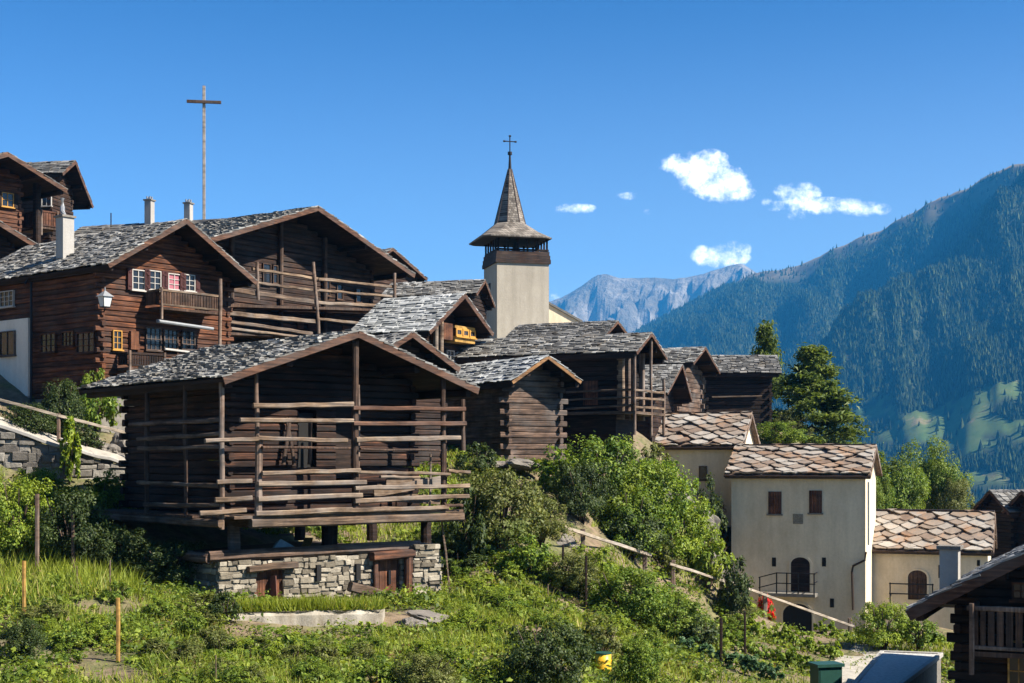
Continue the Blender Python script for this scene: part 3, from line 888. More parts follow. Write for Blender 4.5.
# base: stub posts with mushroom stones, sill logs, masonry
ZB = g.z(553, 38.5)
for (px, yy) in ((234, 1.7), (327, 1.7), (332, 2.4), (372, 5.2), (426, 1.7), (300, 6.8), (410, 7.2)):
    p = g.hit('front', yy, px, 530)
    g.beam('stub_post', 'log_grey' if px < 240 else 'log_dark', (p.x, yy, ZB - .05), (p.x, yy, ZF - .3), .3, .3, 3, .015)
for (p0, p1, w) in (((0.1, 0.95, ZB + .02), (7.0, 0.95, ZB + .04), .3), ((0.15, 0.9, ZB - .02), (-0.3, 7.8, ZB + .05), .28), ((0.1, 7.6, ZB), (7.6, 7.6, ZB), .28)):
    g.beam('sill_log', 'log_grey', p0, p1, w, w * .95, 6, .015)
g.part('cellar_floor', 'log_dark', lambda b: b.box(0.35, 7.3, 1.3, 7.4, ZB - 0.22, ZB - 0.1))
zl = lambda x: 0.0; ztop = lambda x: ZB - 0.13
doorL = g.rect('front', 0.9, 255, 571, 284, 604); doorR = g.rect('front', 0.9, 375, 559, 401, 599)
st = MB(); co = MB()
def seg(a0, a1, z0f, z1f): stones(st, co, (a0, 0.9, 0), (1, 0, 0), (0, -1, 0), a1 - a0, z0f, z1f, 0.25, 0.115, 0.11, 0.45)
seg(0.42, doorL[0], zl, ztop); seg(doorL[0], doorL[1], lambda x: doorL[3], ztop); seg(doorL[1], doorR[0], zl, ztop); seg(doorR[0], doorR[1], lambda x: doorR[3], ztop)
pil0 = g.hit('front', 0.9, 408, 560).x
seg(doorR[1], pil0, zl, ztop)
stones(st, co, (pil0, 0.62, 0), (1, 0, 0), (0, -1, 0), 0.95, zl, lambda x: ZB + 0.12, 0.34, 0.1, 0.15, 0.8)
stones(st, co, (0.42, 7.3, 0), (0, -1, 0), (-1, 0, 0), 6.3, zl, ztop, 0.36, 0.17, 0.15, 0.4)
stones(st, co, (7.55, 1.2, 0), (0, 1, 0), (1, 0, 0), 6.2, zl, ztop, 0.36, 0.17, 0.15, 0.4)
sw_ = st.build('stone_base', M['stone'], g.root); co.build('wall_core', M['mortar'], sw_)
for (x, y) in ((318.5, 573), (358, 572)):
    r = g.rect('front', 0.82, x - 2.2, y - 8, x + 2.2, y + 8)
    g.part('slit_window', 'black', lambda b: g.fbox(b, 'front', 0.82, *r, -0.1, 0.035))
a0, a1, z0, z1 = doorR
dr = g.planks('door', 'plank_red', 'front', 1.0, a0, a1, z0, z1, .2, 0, .05)
g.part('door_latch', 'iron', lambda b: b.box(a0 + .48, a0 + .56, .90, .95, z0 + .45, z0 + .85), dr)
g.part('door_lintel', 'log_red', lambda b: b.beam((a0 - .25, .72, z1 + .1), (a1 + .28, .70, z1 + .14), .28, .24, 4, .02))
g.beam('door_post', 'plank_red', (a1 + .12, .72, z0 - .15), (a1 + .12, .72, z1 + .05), .22, .22)
g.beam('door_post', 'plank_red', (a0 - .06, .78, z0 - .1), (a0 - .06, .78, z1), .1, .14)
a0, a1, z0, z1 = doorL
dl = g.planks('door', 'plank_red', 'front', 1.0, a0, a1, z0, z1, .2, 0, .05)
dl['label'] = 'low stable door half covered by a rusty sheet'
g.part('metal_sheet', 'rust', lambda b: b.beam((a0 + .52, .86, z0 - .05), (a0 + .50, .93, z1 - .16), .52, .02, 2, .01), dl)
g.part('door_lintel', 'hpost', lambda b: b.beam((a0 - .3, .78, z1 + .08), (a1 + .3, .76, z1 + .12), .2, .16, 4, .02))
# things around the base
def lay(name, mat, p0, p1, w, h, label, cat, group=None, jit=.015, seg=5):
    p0 = Vector(p0); p1 = Vector(p1); mb = MB(); mb.beam((0, 0, 0), p1 - p0, w, h, seg, jit)
    o = mb.build(name, M[mat]); o.location = p0
    return tag(o, label, cat, group)
p = g.world(g.hit('front', 0.45, 350, 600)); q_ = g.world(g.hit('front', 0.2, 398, 606))
lay('timber_beam', 'hpost', (p.x, p.y, zt(p.x, p.y) + .42), (q_.x, q_.y, zt(q_.x, q_.y) + .17), .3, .28, 'thick weathered timber leaning at the foot of the stone base by its door', 'timber')
p = g.world((5.0, 2.2, ZB)); p2 = g.world((4.9, 3.1, ZB + .05))
lay('yellow_board', 'yellow_wood', g.world(g.hit('front', 2.3, 304, 551)), g.world(g.hit('front', 2.9, 309, 538)), .25, .04, 'yellowish board leaning in the open gap under the granary', 'board')
p = g.world(g.hit('front', 2.0, 288, 549))
mb = MB(); mb.add([(-.5, -.2, 0), (.1, -.35, 0), (.45, .1, .02), (-.3, .4, .03), (-.2, 0, .4), (.1, .08, .22), (-.36, .1, .3)], [(0, 1, 5, 4), (1, 2, 5), (2, 3, 4, 5), (3, 6, 4), (3, 0, 6), (0, 4, 6), (0, 3, 2, 1)])
o = mb.build('plastic_sheet', M['blue_sheet']); o.location = g.world((g.hit('front', 2.0, 288, 549).x, 2.0, ZB - .08)); tag(o, 'crumpled blue grey plastic sheet in the gap under the granary', 'plastic sheet')
w0 = g.world(g.hit('front', 0.6, 442, 520)); w1 = g.world(g.hit('front', 0.2, 451, 546))
lay('leaning_pole', 'rail', (w1.x, w1.y, zt(w1.x, w1.y)), w0, .05, .05, 'thin pale pole leaning against the right corner of the granary gallery', 'pole')

# --- left chalet --------------------------------------------------------------------
c = Bld('chalet', 'tall sunburnt log chalet with a slatted balcony and street lantern at its corner', 'chalet', (108, 264, 52), (0.64, 0.77), -0.6)
c.roof(6.95, 3.5, 2.08, 11.0, mat='slate', sw=0.3, rh=0.19, barge=0.2, rise_r=2.05)
YF = 1.15; XL = 0.5
ZM = c.hit('front', YF, 112, 396).z
c.logs(XL, 6.4, YF, 10.2, ZM, 0.2, 0.16, 'log_red', 0.2)
c.box(XL + .02, 6.38, YF + .05, 10.15, -1, ZM - .002, 'plinth', 'stone_dark')
r = c.rect('left', XL, 0, 322, 33, 396)
c.part('plaster_panel', 'plaster_white', lambda b: c.fbox(b, 'left', XL - .08, r[0], 10.6, r[2] - 0.0, r[3], 0, .14))
c.part('plaster_plinth', 'concrete', lambda b: c.fbox(b, 'left', XL - .08, r[0] + .02, 10.6, -1, r[2] - .003, 0, .12))
for (x0, y0, x1, y1, m_, ny) in ((131, 269, 144, 291, 'glass', 2), (148, 270, 160, 291, 'glass', 2), (167, 273, 180, 291, 'curtain', 2), (183, 274, 194, 292, 'glass', 2)):
    c.window('front', YF - .08, c.rect('front', YF - .08, x0, y0, x1, y1), 'white_paint', 2, 3, pane=m_, shutters='red_shutter')
for (x0, y0, x1, y1) in ((145, 327, 160, 351), (163, 329, 177, 350), (181, 330, 194, 350)):
    c.window('front', YF - .08, c.rect('front', YF - .08, x0, y0, x1, y1), 'log_grey', 3, 4)
c.window('front', YF - .08, c.rect('front', YF - .08, 112, 330, 121, 350), 'yellow_paint', 2, 3, label='narrow window with a bright yellow frame')
rr_ = c.rect('front', YF - .08, 129, 331, 138, 350)
c.part('shutter', 'plank_red', lambda b: c.fbox(b, 'front', YF - .08, *rr_, 0, .13), label='open red brown shutter beside the yellow window')
for (x0, y0, x1, y1, m_) in ((1, 292, 15, 306, 'white_paint'), (63, 332, 75, 346, 'log_red'), (78, 333, 96, 352, 'log_red'), (42, 334, 57, 352, 'log_red')):
    c.window('left', XL - .08, c.rect('left', XL - .08, x0, y0, x1, y1), m_, 3, 3)
c.window('left', XL - .22, c.rect('left', XL - .22, 1, 332, 16, 355), 'log_grey', 2, 1, label='wide window in the white plastered panel')
pz = c.hit('left', XL - .2, 33, 330)
c.part('downpipe', 'iron', lambda b: b.tube([(XL - .28, pz.y, 0.0), (XL - .28, pz.y, pz.z + 2.2), (-.05, pz.y, c.ze - .3)], .05, 8))
# balcony
def balcony(b, xa, xb, yfront, ywall, z0, z1, mat='plank', rmat='rail', slat=.12, cap=.09, left=True, right=True, label=None, gap=.03):
    fl = MB(); fl.box(xa - .05, xb + .05, yfront - .04, ywall, z0 - .12, z0 - .02); fo = fl.build('balcony_floor', M['plank'], b.root)
    sl = MB(); x = xa
    while x < xb:
        w = slat * R(.8, 1.1); sl.box(x, min(x + w - gap, xb), yfront - .015, yfront + .015, z0 + .08, z1 - .04); x += w
    for (ok, xs) in ((left, xa), (right, xb)):
        if ok:
            y = yfront + .1
            while y < ywall - .1:
                sl.box(xs - .015, xs + .015, y, y + slat - gap, z0 + .08, z1 - .04); y += slat
    o = sl.build('balustrade', M[mat], b.root)
    hr = MB(); hr.beam((xa - .1, yfront, z1), (xb + .1, yfront, z1), .09, cap, 3, .006); hr.beam((xa - .05, yfront, z0 + .06), (xb + .05, yfront, z0 + .06), .07, .08, 3, .004)
    for (ok, xs) in ((left, xa), (right, xb)):
        if ok: hr.beam((xs, yfront + .05, z1), (xs, ywall, z1), .09, cap)
    hr.build('handrail', M[rmat], b.root)
    for xs in (xa, xb):
        b.beam('balcony_post', 'post', (xs, yfront - .05, z0 - .5), (xs, yfront - .05, z1 + .1), .1, .1, 2, .006)
yb_ = 0.1
p0 = c.hit('front', yb_, 161, 306); p1 = c.hit('front', yb_, 219, 312); zt0 = c.hit('front', yb_, 162, 290).z
balcony(c, p0.x, p1.x, yb_, YF, p0.z, zt0, 'plank', 'rail', .13)
c.beam('balcony_post', 'post', (p1.x, .05, p0.z - 2.4), (p1.x + .03, .05, p0.z + 1.3), .13, .13)
p2 = c.hit('front', yb_ + .15, 157, 321); p3 = c.hit('front', yb_ + .15, 213, 329)
c.part('gutter', 'zinc', lambda b: b.tube([p2, p3], .07, 8))
p0 = c.hit('front', .35, 129, 364); p1 = c.hit('front', .35, 164, 364); z1_ = c.hit('front', .35, 130, 353).z
balcony(c, p0.x, p1.x, .35, YF, p0.z - .1, z1_, 'log_dark', 'log_dark', .12)
p0 = c.hit('front', .3, 165, 349); p1 = c.hit('front', .3, 197, 353)
c.beam('rail', 'white_paint', p0, p1, .06, .08, 2, 0)
# chimney with its smoke pipe
pc = c.hit('left', 1.35, 65, 250)
ch = chimney(c, 1.35, pc.y, c.hit('left', 1.35, 65, 262).z - .6, c.hit('left', 1.35, 65, 218).z, .5, 'concrete')
zt_ = c.hit('left', 1.35, 65, 218).z
c.part('smoke_pipe', 'zinc', lambda b: b.tube([(1.35, pc.y, zt_ + .05), (1.3, pc.y + .1, zt_ + .25), (1.5, pc.y + .4, zt_ + .5), (1.5, pc.y + .42, zt_ + .85)], .09, 8), ch)
# street lantern on the corner
lp = c.hit('front', 0.25, 105, 300); lw = c.world(lp)
lan = empty('wall_lantern', lw, c.root.rotation_euler.z, 'white glazed street lantern on a bracket at the chalet corner', 'lantern')
mb = MB(); mb.tube([(0, .9, -.45), (0, .05, -.42), (0, 0, -.3)], .025, 6); mb.build('bracket', M['iron'], lan)
mb = MB(); mb.add([(x * .13, y * .13, -.25) for x, y in ((-1, -1), (1, -1), (1, 1), (-1, 1))] + [(x * .19, y * .19, .12) for x, y in ((-1, -1), (1, -1), (1, 1), (-1, 1))], [(0, 3, 2, 1), (4, 5, 6, 7), (0, 1, 5, 4), (1, 2, 6, 5), (2, 3, 7, 6), (3, 0, 4, 7)])
mb.build('lantern_body', M['lantern_glass'], lan)
mb = MB(); mb.add([(x * .24, y * .24, .121) for x, y in ((-1, -1), (1, -1), (1, 1), (-1, 1))] + [(0, 0, .36)], [(0, 3, 2, 1), (0, 1, 4), (1, 2, 4), (2, 3, 4), (3, 0, 4)]); mb.tube([(0, 0, .32), (0, 0, .46)], .025, 6)
mb.build('lantern_roof', M['zinc'], lan)
mb = MB(); [mb.beam((x * .13, y * .13, -.25), (x * .19, y * .19, .12), .02, .02) for x, y in ((-1, -1), (1, -1), (1, 1), (-1, 1))]; mb.box(-.14, .14, -.14, .14, -.28, -.24); mb.build('lantern_frame', M['iron'], lan)

# --- large barn behind ---------------------------------------------------------------
b5 = Bld('large_barn', 'wide weathered barn house with long pole galleries across its gable', 'barn', (200, 242, 60), (0.6, 0.8), 2.0)
b5.roof(13.8, 7.0, 2.47, 13.0, mat='slate', sw=0.34, rh=0.21, th=.035, barge=0.22, rise_r=2.42)
YF5 = 1.9
b5.logs(1.3, 12.6, YF5, 12.2, 0.3, 0.24, 0.17, 'log_brown', 0.2)
for xx in (3.3, 6.3, 9.2):
    b5.beam('wall_post', 'plank', (xx, YF5 - .2, 3.5), (xx, YF5 - .2, b5.under(xx) - .1), .26, .2, 4, .01)
for (x0, y0, x1, y1) in ((262, 263, 270, 284), (272, 265, 277, 284), (322, 280, 329, 296), (336, 284, 342, 300), (355, 288, 361, 303)):
    r = b5.rect('front', YF5 - .09, x0, y0, x1, y1); b5.window('front', YF5 - .09, r, 'plank', 1, 2)
for (px0, py0, px1, py1, m_, h) in ((252, 269, 318, 279, 'rail', .14), (318, 279, 396, 287, 'rail', .14), (258, 283, 318, 291, 'rail', .12), (318, 290, 396, 297, 'rail', .12), (228, 289, 318, 303, 'hpost', .22), (318, 303, 394, 306, 'rail', .16),
                                    (226, 313, 318, 322, 'rail', .2), (318, 319, 396, 327, 'rail', .14), (226, 321, 312, 334, 'hpost', .16), (228, 328, 300, 337, 'rail', .12)):
    a = b5.hit('front', .25, px0, py0); b_ = b5.hit('front', .25, px1, py1); b5.beam('rail', m_, a, b_, .11, h, 7, .02)
for (px0, py0, px1, py1) in ((257, 262, 258, 300), (313, 262, 319, 336), (394, 273, 396, 330), (228, 285, 228, 340)):
    a = b5.hit('front', .15, px0, py0); b_ = b5.hit('front', .15, px1, py1); b5.beam('gallery_post', 'post', b_, a, .14, .14, 5, .02)
p0 = b5.hit('front', .25, 230, 304); p1 = b5.hit('front', .25, 395, 309)
b5.part('gallery_floor', 'plank', lambda b: [b.prism([(p0.x, y_, p0.z - .12), (p1.x, y_, p1.z - .12), (p1.x, y_, p1.z), (p0.x, y_, p0.z)], (0, .26, 0)) for y_ in (.3, .58, .86, 1.14, 1.42)])
p0 = b5.hit('front', .25, 230, 332); p1 = b5.hit('front', .25, 395, 338)
b5.part('gallery_floor', 'plank', lambda b: [b.prism([(p0.x, y_, p0.z - .12), (p1.x, y_, p1.z - .12), (p1.x, y_, p1.z), (p0.x, y_, p0.z)], (0, .26, 0)) for y_ in (.3, .58, .86, 1.14, 1.42)])
for (x0, y0, x1, y1) in ((282, 323, 290, 329), (297, 322, 303, 329), (307, 324, 317, 330), (342, 325, 352, 331), (362, 326, 374, 332)):
    r = b5.rect('front', YF5 - .1, x0, y0, x1, y1)
    b5.part('wall_patch', 'log_red', lambda b: b5.fbox(b, 'front', YF5 - .1, *r, 0, .06))
# floodlight on the right verge
fp = b5.world((b5.W - .5, 3.0, b5.under(b5.W - .5) + .1)); fl = empty('floodlight', fp, 0, 'small black twin floodlight standing on the large barn roof edge', 'floodlight')
mb = MB(); mb.tube([(0, 0, 0), (0, 0, .75)], .03, 6); mb.build('pole', M['iron'], fl)
for sx_ in (-.2, .25):
    mb = MB(); mb.tube([(sx_, -.12, .74), (sx_ + .05, .16, .80)], .15, 10, .1); mb.tube([(0, 0, .72), (sx_, 0, .74)], .02, 5); mb.build('lamp_head', M['iron'], fl)

# --- village roofs -------------------------------------------------------------------
def simple(name, label, tip, t, zb, W, xr, rise, L, rise_r=None, mat='slate', wall='log_brown', xl=.35, xw=None, yf=.8, lh=.21, group=None, cat='barn', sw=.32, rh=.2, barge=.13, z0=.0, bm='barge', ends=.15):
    b = Bld(name, label, cat, tip, t, zb, group)
    b.roof(W, xr, rise, L, rise_r, mat, sw, rh, barge=barge, bmat=bm, th=.032)
    b.logs(xl, W - .35 if xw is None else xw, yf, L - .4, z0, lh, .15, wall, ends)
    return b

b8 = simple('small_barn', 'small log barn with pale slate roof and sunlit grey gable, behind the granary', (512, 381, 58), (0.85, 0.53), -1.0, 3.4, 1.75, 1.1, 7.5, 1.0, 'slate_blue', 'log_grey', .4, 2.95, 1.0, .24, sw=.38, rh=.22, bm='new_board', ends=.3)
for (x, y) in ((.35, .9), (2.9, .9), (.3, 3)):
    b8.beam('stub_post', 'log_grey', (x, y, -.8), (x, y, .05), .3, .3, 2, .01)
b9 = simple('railed_barn', 'long dark log barn with a pale post gable and railed gallery', (636, 352, 62), (0.43, 0.9), 0.1, 4.0, 1.9, .97, 9.5, .97, 'slate', 'log_dark', .7, 3.3, 1.1, .22, z0=1.9)
b9.box(.9, 3.1, 1.3, 8.5, -.6, 1.85, 'lower_storey', 'log_dark')
for (x, m_) in ((.62, 'rail'), (1.35, 'log_grey'), (2.1, 'post'), (3.2, 'post')):
    b9.beam('gable_post', m_, (x, .95, 1.7), (x, .95, b9.under(x) - .05), .34, .2, 3, .012)
for (py0, py1) in ((392, 389.5), (400, 397), (409, 405)):
    a = b9.hit('left', .1, 566, py0); b_ = b9.hit('left', .1, 634, py1); b9.beam('rail', 'hpost', a, b_, .08, .09, 5, .015)
for (py0, py1) in ((390, 393), (398, 400), (407, 409)):
    a = b9.hit('front', .1, 634, py0); b_ = b9.hit('front', .1, 664, py1); b9.beam('rail', 'rail', a, b_, .08, .11, 5, .015)
for (x, y) in ((.1, .1), (3.9, .1), (.1, 4.2), (2.2, .1)):
    b9.beam('gallery_post', 'post', (x, y, 1.0), (x, y, b9.under(x) if x < 3 else 3.6), .12, .12, 4, .012)
zz = b9.hit('left', .1, 634, 411).z
b9.part('gallery_floor', 'hpost', lambda b: (b.box(.05, .7, .05, 5.2, zz - .12, zz), b.box(.7, 3.95, .05, 1.05, zz - .12, zz - .003)))
r = b9.rect('left', .6, 583, 381, 598, 405); b9.planks('door', 'plank_red', 'left', .62, *r, .16, 0, .04)
b10 = simple('back_barn', 'low barn roof of dark slates just right of the church tower foot', (605, 335, 80), (0.43, 0.9), 5.0, 4.2, 1.9, .95, 6.2, .95, 'slate_dark', 'log_brown', .4, 3.8, .7)
b11 = simple('gable_barn', 'pale gabled log barn standing behind the reddish plank gable', (693, 363, 84), (0.43, 0.9), 0.5, 5.2, 2.3, 1.08, 5.4, 1.34, 'slate', 'log_grey', .4, 4.6, 1.1, .3, ends=.25)
b11a = simple('lean_barn', 'narrow steep barn with reddish plank gable between two grey barns', (667, 393, 79), (0.43, 0.9), 0.2, 4.3, 2.55, 1.72, 4.1, 1.97, 'slate', 'log_brown', .4, 3.9, 1.1, .27)
b12 = simple('eave_barn', 'black log barn under a slate eave roof beside the larch', (781, 373, 90), (0.05, 0.9987), 1.6, 4.2, 2.2, 1.25, 5.0, 1.25, 'slate_dark', 'log_dark', .6, 3.7, .6, .27)
a = b12.hit('left', .35, 712, 397); b_ = b12.hit('left', .35, 762, 396); b12.beam('rail', 'hpost', a, b_, .09, .1)
b18 = simple('low_barn', 'low roof ridge peeping over the right slope of the granary', (382, 352, 53), (0.75, 0.66), -0.5, 3.7, 1.4, .8, 5.0, 1.25, 'slate', 'log_brown', .4, 3.3, .6, barge=.22)
b7 = simple('upper_barn', 'barn roof with mossy slates left of the church tower', (476, 294, 78), (0.3, 0.95), 4.0, 3.2, 1.5, .95, 5.6, 1.3, 'slate', 'log_dark', .3, 2.9, .5)
b6 = Bld('bay_house', 'small house with a yellow framed bay under its steep wooden gable', 'house', (429, 331, 62), (0.5, 0.866), 1.5)
b6.roof(5.4, 2.9, 1.9, 4.4, 1.6, 'slate_blue', sw=.36, rh=.21, barge=.22)
b6.logs(.5, 4.9, 1.3, 4.1, 0, .21, .15, 'log_brown', .15)
r = b6.rect('front', .5, 455, 325, 475, 343)
b6.part('bay', 'yellow_wood', lambda b: (b.box(r[0], r[1], .5, 1.25, r[2] - .05, r[2] + .2), b.box(r[0], r[1], .5, 1.25, r[3] - .12, r[3])))
b6.part('bay_side', 'plank_red', lambda b: b.box(r[0] + .03, r[1] - .03, .56, 1.24, r[2] + .2, r[3] - .12))
for k in range(3):
    w_ = (r[1] - r[0]) / 3
    b6.window('front', .5, (r[0] + w_ * k + .03, r[0] + w_ * (k + 1) - .03, r[2] + .2, r[3] - .12), 'yellow_paint', 2, 2, .06, fw=.09)
for (x0, y0, x1, y1) in ((446, 350, 453, 361), (458, 352, 464, 362)):
    b6.window('front', 1.21, b6.rect('front', 1.21, x0, y0, x1, y1), 'white_paint', 2, 2)
for px in (441, 436):
    p = b6.hit('front', .7, px, 345); b6.beam('post', 'rail', (p.x, .7, 0), (p.x, .7, b6.under(p.x) - .1), .2, .2, 3, .01)
b6.part('side_balcony', 'plank_red', lambda b: b.box(b6.hit('front', .6, 442, 335).x, r[0] - .02, .6, 1.2, r[2], r[2] + .75))

# far left houses
h1 = Bld('corner_house', 'sunlit upper house with a yellow window, cut by the left edge', 'house', (-50, 181, 71.6), (0.64, 0.77), 8.0)
_pk = pt(8, 153, 74)
h1.o = Vector((_pk.x - 3.43 * .64, _pk.y - 3.43 * .77, 14.55)); h1.root.location = (h1.o.x, h1.o.y, 8.0); h1.ze = 14.55 - 8
h1.roof(6.9, 3.43, 1.42, 9, mat='slate_dark', barge=.24)
h1.logs(.5, 5.0, 1.6, 8.4, 0, .22, .16, 'log_red', .18)
h1.window('front', 1.5, h1.rect('front', 1.5, 1, 192, 13, 208), 'yellow_paint', 2, 2, shutters='log_dark', label='window with a bright yellow frame')
h1.beam('corner_post', 'log_dark', (h1.hit('front', 1.3, 37, 220).x, 1.3, 0), (h1.hit('front', 1.3, 37, 220).x, 1.3, h1.under(5.0) - .05), .45, .3, 3, .01)
p0 = h1.hit('front', 1.9, 41, 226); p1 = h1.hit('front', 1.9, 57, 226); z1_ = h1.hit('front', 1.9, 41, 211).z
balcony(h1, p0.x, p1.x, 1.9, 4.0, p0.z, z1_, 'plank_red', 'plank_red', .16)
h2 = Bld('tall_house', 'narrow tall house whose steep gable looks over the corner house', 'house', (62, 173, 82), (0.2, 0.98), 8.0)
h2.roof(3.6, 1.5, 1.0, 5.0, 2.3, 'slate_dark', barge=.2)
h2.logs(.3, 2.6, .9, 4.5, 0, .22, .15, 'log_brown', .15)
h2.window('left', .18, h2.rect('left', .18, 42, 190, 52, 206), 'white_paint', 2, 2)
h3 = Bld('lower_house', 'dark roof edge of a house below the corner house at left', 'house', (38, 246, 68), (0.64, 0.77), 6.0)
_tp = h3.o.copy(); h3.o = Vector((_tp.x - 8 * .64, _tp.y - 8 * .77, _tp.z)); h3.root.location = (h3.o.x, h3.o.y, 6.0); h3.ze = h3.o.z - 6.0
h3.roof(8, 4, 1.75, 6, mat='slate_dark', barge=.24)
h3.logs(.6, 7.2, 1.0, 5.5, 0, .22, .15, 'log_dark', .15)
h4 = simple('long_house', 'long dark slate roof with two chimneys below the tall cross', (250, 229, 80), (0.3, 0.95), 8.0, 3.6, 1.7, .95, 12.0, .95, 'slate_dark', 'log_dark', .4, 3.2, .5, cat='house', sw=.5, rh=.3)
for (px, pyt, w) in ((149.5, 199, .42), (188.5, 202, .38)):
    p = h4.hit('left', 1.5, px, pyt); chm = chimney(h4, 1.5, p.y, h4.ze + .3, p.z - .12, w, 'concrete')
    h4.part('chimney_pot', 'zinc', lambda b: [b.tube([(1.5 + dx, p.y + dy, p.z - .06), (1.5 + dx, p.y + dy, p.z + .14)], .05, 6) for dx, dy in ((-.1, -.1), (.1, .1), (-.1, .1), (.1, -.1))], chm)
p = h4.hit('left', 1.5, 111, 213); h4.part('vent_pipe', 'iron', lambda b: b.tube([(1.5, p.y, h4.zr - .2), (1.5, p.y, p.z)], .04, 6))
h5 = simple('verge_barn', 'brown roof verge showing behind the right end of the large barn', (372, 262, 84), (0.6, 0.8), 6.0, 5.0, 1.8, 1.0, 5, 1.5, 'slate_dark', 'log_brown', .4, 4.5, .6)

# --- white houses at the right -------------------------------------------------------
def white(name, label, tip, t, zb, W, xr, rise, L, xl=.3, ins=.25, gut=True):
    b = Bld(name, label, 'house', tip, t, zb)
    b.roof(W, xr, rise, L, None, 'slab', diamonds=True, barge=.16, purl=False, bmat='post', deck='post', ridge=True)
    b.box(xl, W - .3, ins, L - ins, 0, 0, 'wall', 'plaster', gable=True)
    if gut: b.part('eave_board', 'copper', lambda m_: (m_.box(-.04, .12, -.02, L + .02, b.ze - .2, b.ze - .03), m_.tube([(-.1, -.05, b.ze - .08), (-.1, L + .05, b.ze - .06)], .065, 8)))
    return b

w2 = white('white_cottage', 'small white cottage with slab roof, upper one beside the boulder ridge', (743, 446, 74), (0.34, 0.94), -3.5, 5.0, 2.5, 1.75, 4.75)
r = w2.rect('left', .3, 699, 466, 707, 480); w2.window('left', .3, r, 'plank', 1, 1, .05)
w1 = white('white_house', 'tall white house with orange slab roof and two shuttered attic windows', (870, 475, 69), (0.35, 0.937), -9.0, 5.2, 2.6, 1.42, 7.1)
for (x0, y0, x1, y1) in ((768, 491.5, 781.5, 514), (809, 490.5, 822, 513)):
    r = w1.rect('left', .3, x0, y0, x1, y1); w1.planks('shutter', 'plank_red', 'left', .3, *r, .13, 0, .05)
    w1.part('sill', 'stone_dark', lambda b: w1.fbox(b, 'left', .3, r[0] - .06, r[1] + .06, r[2] - .08, r[2] - .003, 0, .1))
r = w1.rect('left', .3, 793, 514, 803, 524); w1.part('plaque', 'mortar', lambda b: w1.fbox(b, 'left', .3, *r, 0, .025))


def arch(b, face, val, x0, y0, x1, y1, mat='log_dark', name='door', d=.04):
    a0, a1, z0, z1 = b.rect(face, val, x0, y0, x1, y1)
    rad = (a1 - a0) / 2; cz = z1 - rad * .75
    loop = [(a0, z0), (a1, z0)] + [((a0 + a1) / 2 + rad * math.cos(t), cz + rad * .75 * math.sin(t)) for t in np.linspace(0, math.pi, 13)]
    def f(m_):
        m_.prism([(val + .001, a, z) for a, z in loop], (-d, 0, 0))
        n_ = 4
        for i in range(1, n_):
            a = a0 + (a1 - a0) * i / n_; m_.box(val - d - .012, val - d + .001, a - .012, a + .012, z0, cz)
    o = b.part(name, mat, f)
    outer = [((a0 + a1) / 2 + (rad + .11) * math.cos(t), cz + (rad + .11) * .75 * math.sin(t)) for t in np.linspace(0, math.pi, 13)]
    inner = [((a0 + a1) / 2 + rad * math.cos(t), cz + rad * .75 * math.sin(t)) for t in np.linspace(0, math.pi, 13)]
    def fr_(m_):
        for i in range(12):
            m_.prism([(val, *outer[i]), (val, *outer[i+1]), (val, *inner[i+1]), (val, *inner[i])], (-.06, 0, 0))
        m_.box(val - .06, val, a0 - .1, a0, z0, cz); m_.box(val - .06, val, a1, a1 + .1, z0, cz)
    b.part('door_surround', 'plaster', fr_, o)
    return (a0, a1, z0, z1)


A = arch(w1, 'left', .3, 791, 557, 810, 592)
for (x, y) in ((774, 562), (824, 562), (832, 603), (741, 562)):
    r = w1.rect('left', .3, x - 2, y - 4.5, x + 2, y + 4.5); w1.part('slit_window', 'black', lambda b: w1.fbox(b, 'left', .3, *r, 0, .02))
arch(w1, 'left', .3, 783, 603, 812, 632, 'black', 'cellar_arch', .02)
r = w1.rect('left', .3, 762, 590, 818, 596)
w1.part('balcony_floor', 'stone_dark', lambda b: w1.fbox(b, 'left', .3, r[0], r[1], r[2], r[3] - .06, 0, .95))
zz0 = r[3] - .06; zz1 = w1.hit('left', -.6, 817, 574).z
def rl(b):
    for z_ in (zz1, (zz1 + zz0) / 2): b.beam((-.6, r[0], z_), (-.6, r[0] + .68 * (r[1] - r[0]), z_), .05, .05); b.beam((-.6, r[0] + .68*(r[1] - r[0]), z_), (-.6, r[1], z_ - .25), .05, .05)
    for k in (0.02, .3, .5, .68, .98): b.beam((-.6, r[0] + k * (r[1] - r[0]), zz0 - (.2 if k > .7 else 0)), (-.6, r[0] + k * (r[1] - r[0]), zz1 + .03 - (.25 if k > .7 else 0)), .06, .06)
    b.beam((-.6, r[0] + .05, zz1), (.28, r[0] + .05, zz1), .05, .05); b.beam((-.6, r[0] + .05, zz1 - .45), (.28, r[0] + .05, zz1 - .45), .05, .05)
w1.part('balcony_railing', 'iron', rl)
w3 = white('white_annex', 'lower white annex with slab roof joined to the tall white house', (993, 552, 70), (0.35, 0.937), -10.0, 5.0, 2.4, 1.85, 6.1)
arch(w3, 'left', .3, 908, 570, 927, 600, 'plank')
r = w3.rect('left', .3, 896, 583, 928, 585)
w3.part('railing', 'iron', lambda b: ([b.beam((-.1, r[0] - .3, z_), (-.1, r[1] + .3, z_), .06, .06) for z_ in (r[3], r[3] - .5)], [b.beam((-.1, y_, r[3] - 1), (-.1, y_, r[3] + .05), .06, .06) for y_ in (r[0] - .25, r[1] + .25)], [b.beam((-.1, y_, r[3] - .6), (.3, y_, r[3] - .6), .06, .06) for y_ in (r[0] - .25, r[1] + .25)]))
